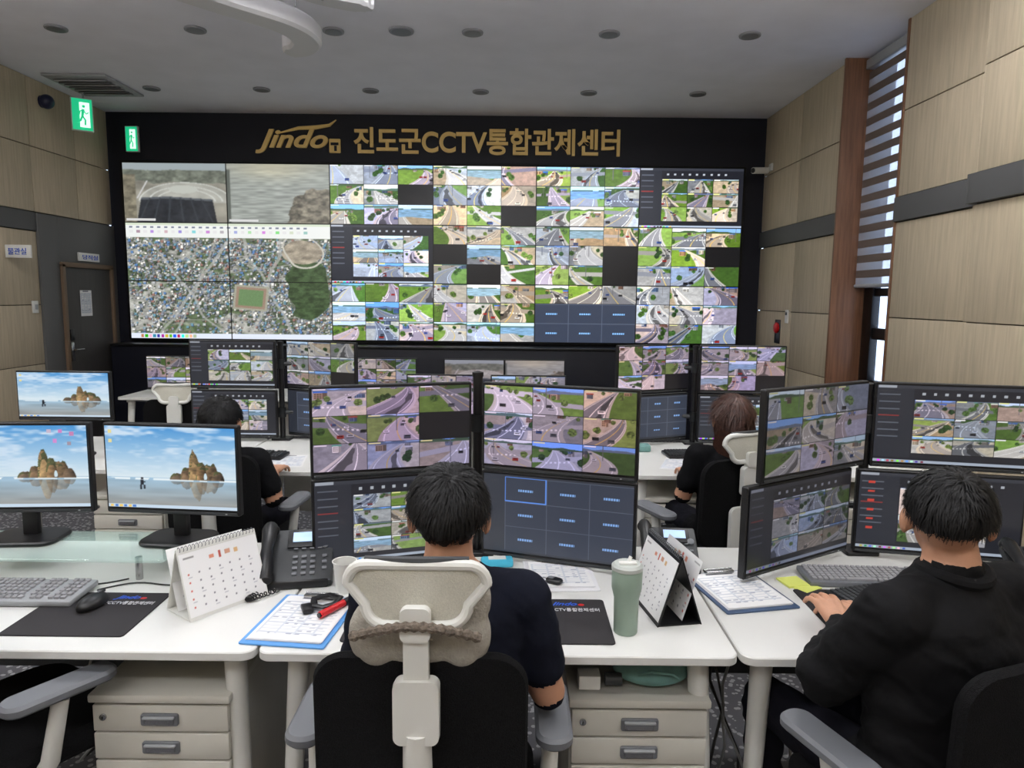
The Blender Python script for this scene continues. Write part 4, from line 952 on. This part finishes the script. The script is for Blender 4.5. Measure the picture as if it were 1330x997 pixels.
b=B(); b.lathe([(.001,0),(.031,0),(.033,.004),(.0345,.10),(.0415,.13),(.042,.178),(.040,.182)],SAGE); b.lathe([(.043,.182),(.043,.192),(.036,.198),(.001,.198)],mat('tumbler_lid',(.70,.72,.70),.4)); b.tube([(.0,0,.195),(.01,.005,.215)],.005,WHITEP,8); b.box((0,-.006,.200),(.05,.02,.008),WHITEP,.003); b.obj('tumbler',None,(.322,1.87,DZ))
B().box((0,0,.014),(.11,.05,.028),CYAN,.008).box((0,0,.0285),(.06,.03,.002),WHITEP).obj('tissue_pack',None,(-.045,2.345,DZ+.0),(0,0,6))
b=B(); b.box((0,0,.004),(.075,.075,.006),YEL); b.box((.02,-.05,.003),(.076,.05,.004),YEL,0,(0,0,20)); b.obj('sticky_notes',None,(.925,2.22,DZ),(0,0,12))
b=B(); b.sph((0,0,.035),(.11,.075,.04),TEAL); b.sph((.06,.01,.04),(.05,.06,.035),TEAL); b.tube([(-.05,-.07,.05),(-.02,-.09,.07),(.04,-.085,.06),(.06,-.07,.04)],.004,TEAL,6)
o=b.obj('teal_bag_pouch',None,(.40,1.88,.587))
for v in o.data.vertices: v.co.z=max(v.co.z,0)
b=B(); b.box((0,0,.02),(.06,.05,.04),WHITEP,.004); b.cyl((.045,0,.02),(.09,0,.02),.018,DARKG); b.obj('tape_dispenser',None,(.22,1.84,.587))
for (x,y,s,a) in ((.95,3.86,60,-20),(-1.25,3.84,61,10),(1.25,4.0,62,5)):
    picture('paper_sheet',table_paper(rg(s),40,30),.21,.297,PRINT,None,(x,y,DZ+.002),(-90,0,a))
keyboard(-1.5,3.95,-5,DARKP,DARKG); keyboard(1.12,4.1,8,DARKP,DARKG)
B().box((0,0,.02),(.12,.09,.04),TEAL,.01).obj('tissue_pack',None,(.78,4.22,DZ)); B().box((0,0,.03),(.1,.1,.06),CYAN,.01).obj('tissue_pack',None,(-1.0,4.2,DZ))
rng=rg(77)
for (x,y) in ((.72,2.05),(.85,1.95),(-1.5,2.3)):
    b=B()
    for k in range(4):
        x0=x+rng.uniform(-.05,.05); pts=[(x0,y+.35,.66)]
        for j in range(1,8): pts.append((x0+.04*math.sin(j*1.3+k),y+.35-.05*j+.03*k,max(.02,.66-.10*j)))
        b.tube(pts,.005,DARKP if k%2 else LGREY,6)
    b.obj('cable_bundle')
for x0,x1 in ((-1.28,-.98),(-1.55,-1.23)):
    pts=[(x0+(x1-x0)*t,2.10+.10*t+.03*math.sin(t*6),DZ+.004+.0*t) for t in np.linspace(0,1,14)]; B().tube(pts,.0025,DARKP,6).obj('mouse_cable')

# ---------------------------------------------------------------- light + camera
wd=bpy.data.worlds.new('World'); scene.world=wd; wd.use_nodes=True
bg=wd.node_tree.nodes['Background']; bg.inputs['Color'].default_value=(.60,.74,1,1); bg.inputs['Strength'].default_value=3.2
cam=bpy.data.cameras.new('camera'); co=bpy.data.objects.new('camera',cam); scene.collection.objects.link(co)
cam.sensor_width=36; cam.lens=920/1330*36; cam.clip_start=.05
co.matrix_world=Matrix.Translation((0,0,1.65))@Matrix.Rotation(R(90-7.03),4,'X')@Matrix.Rotation(R(.6),4,'Z')
scene.camera=co
print('OBJS',len(bpy.data.objects))
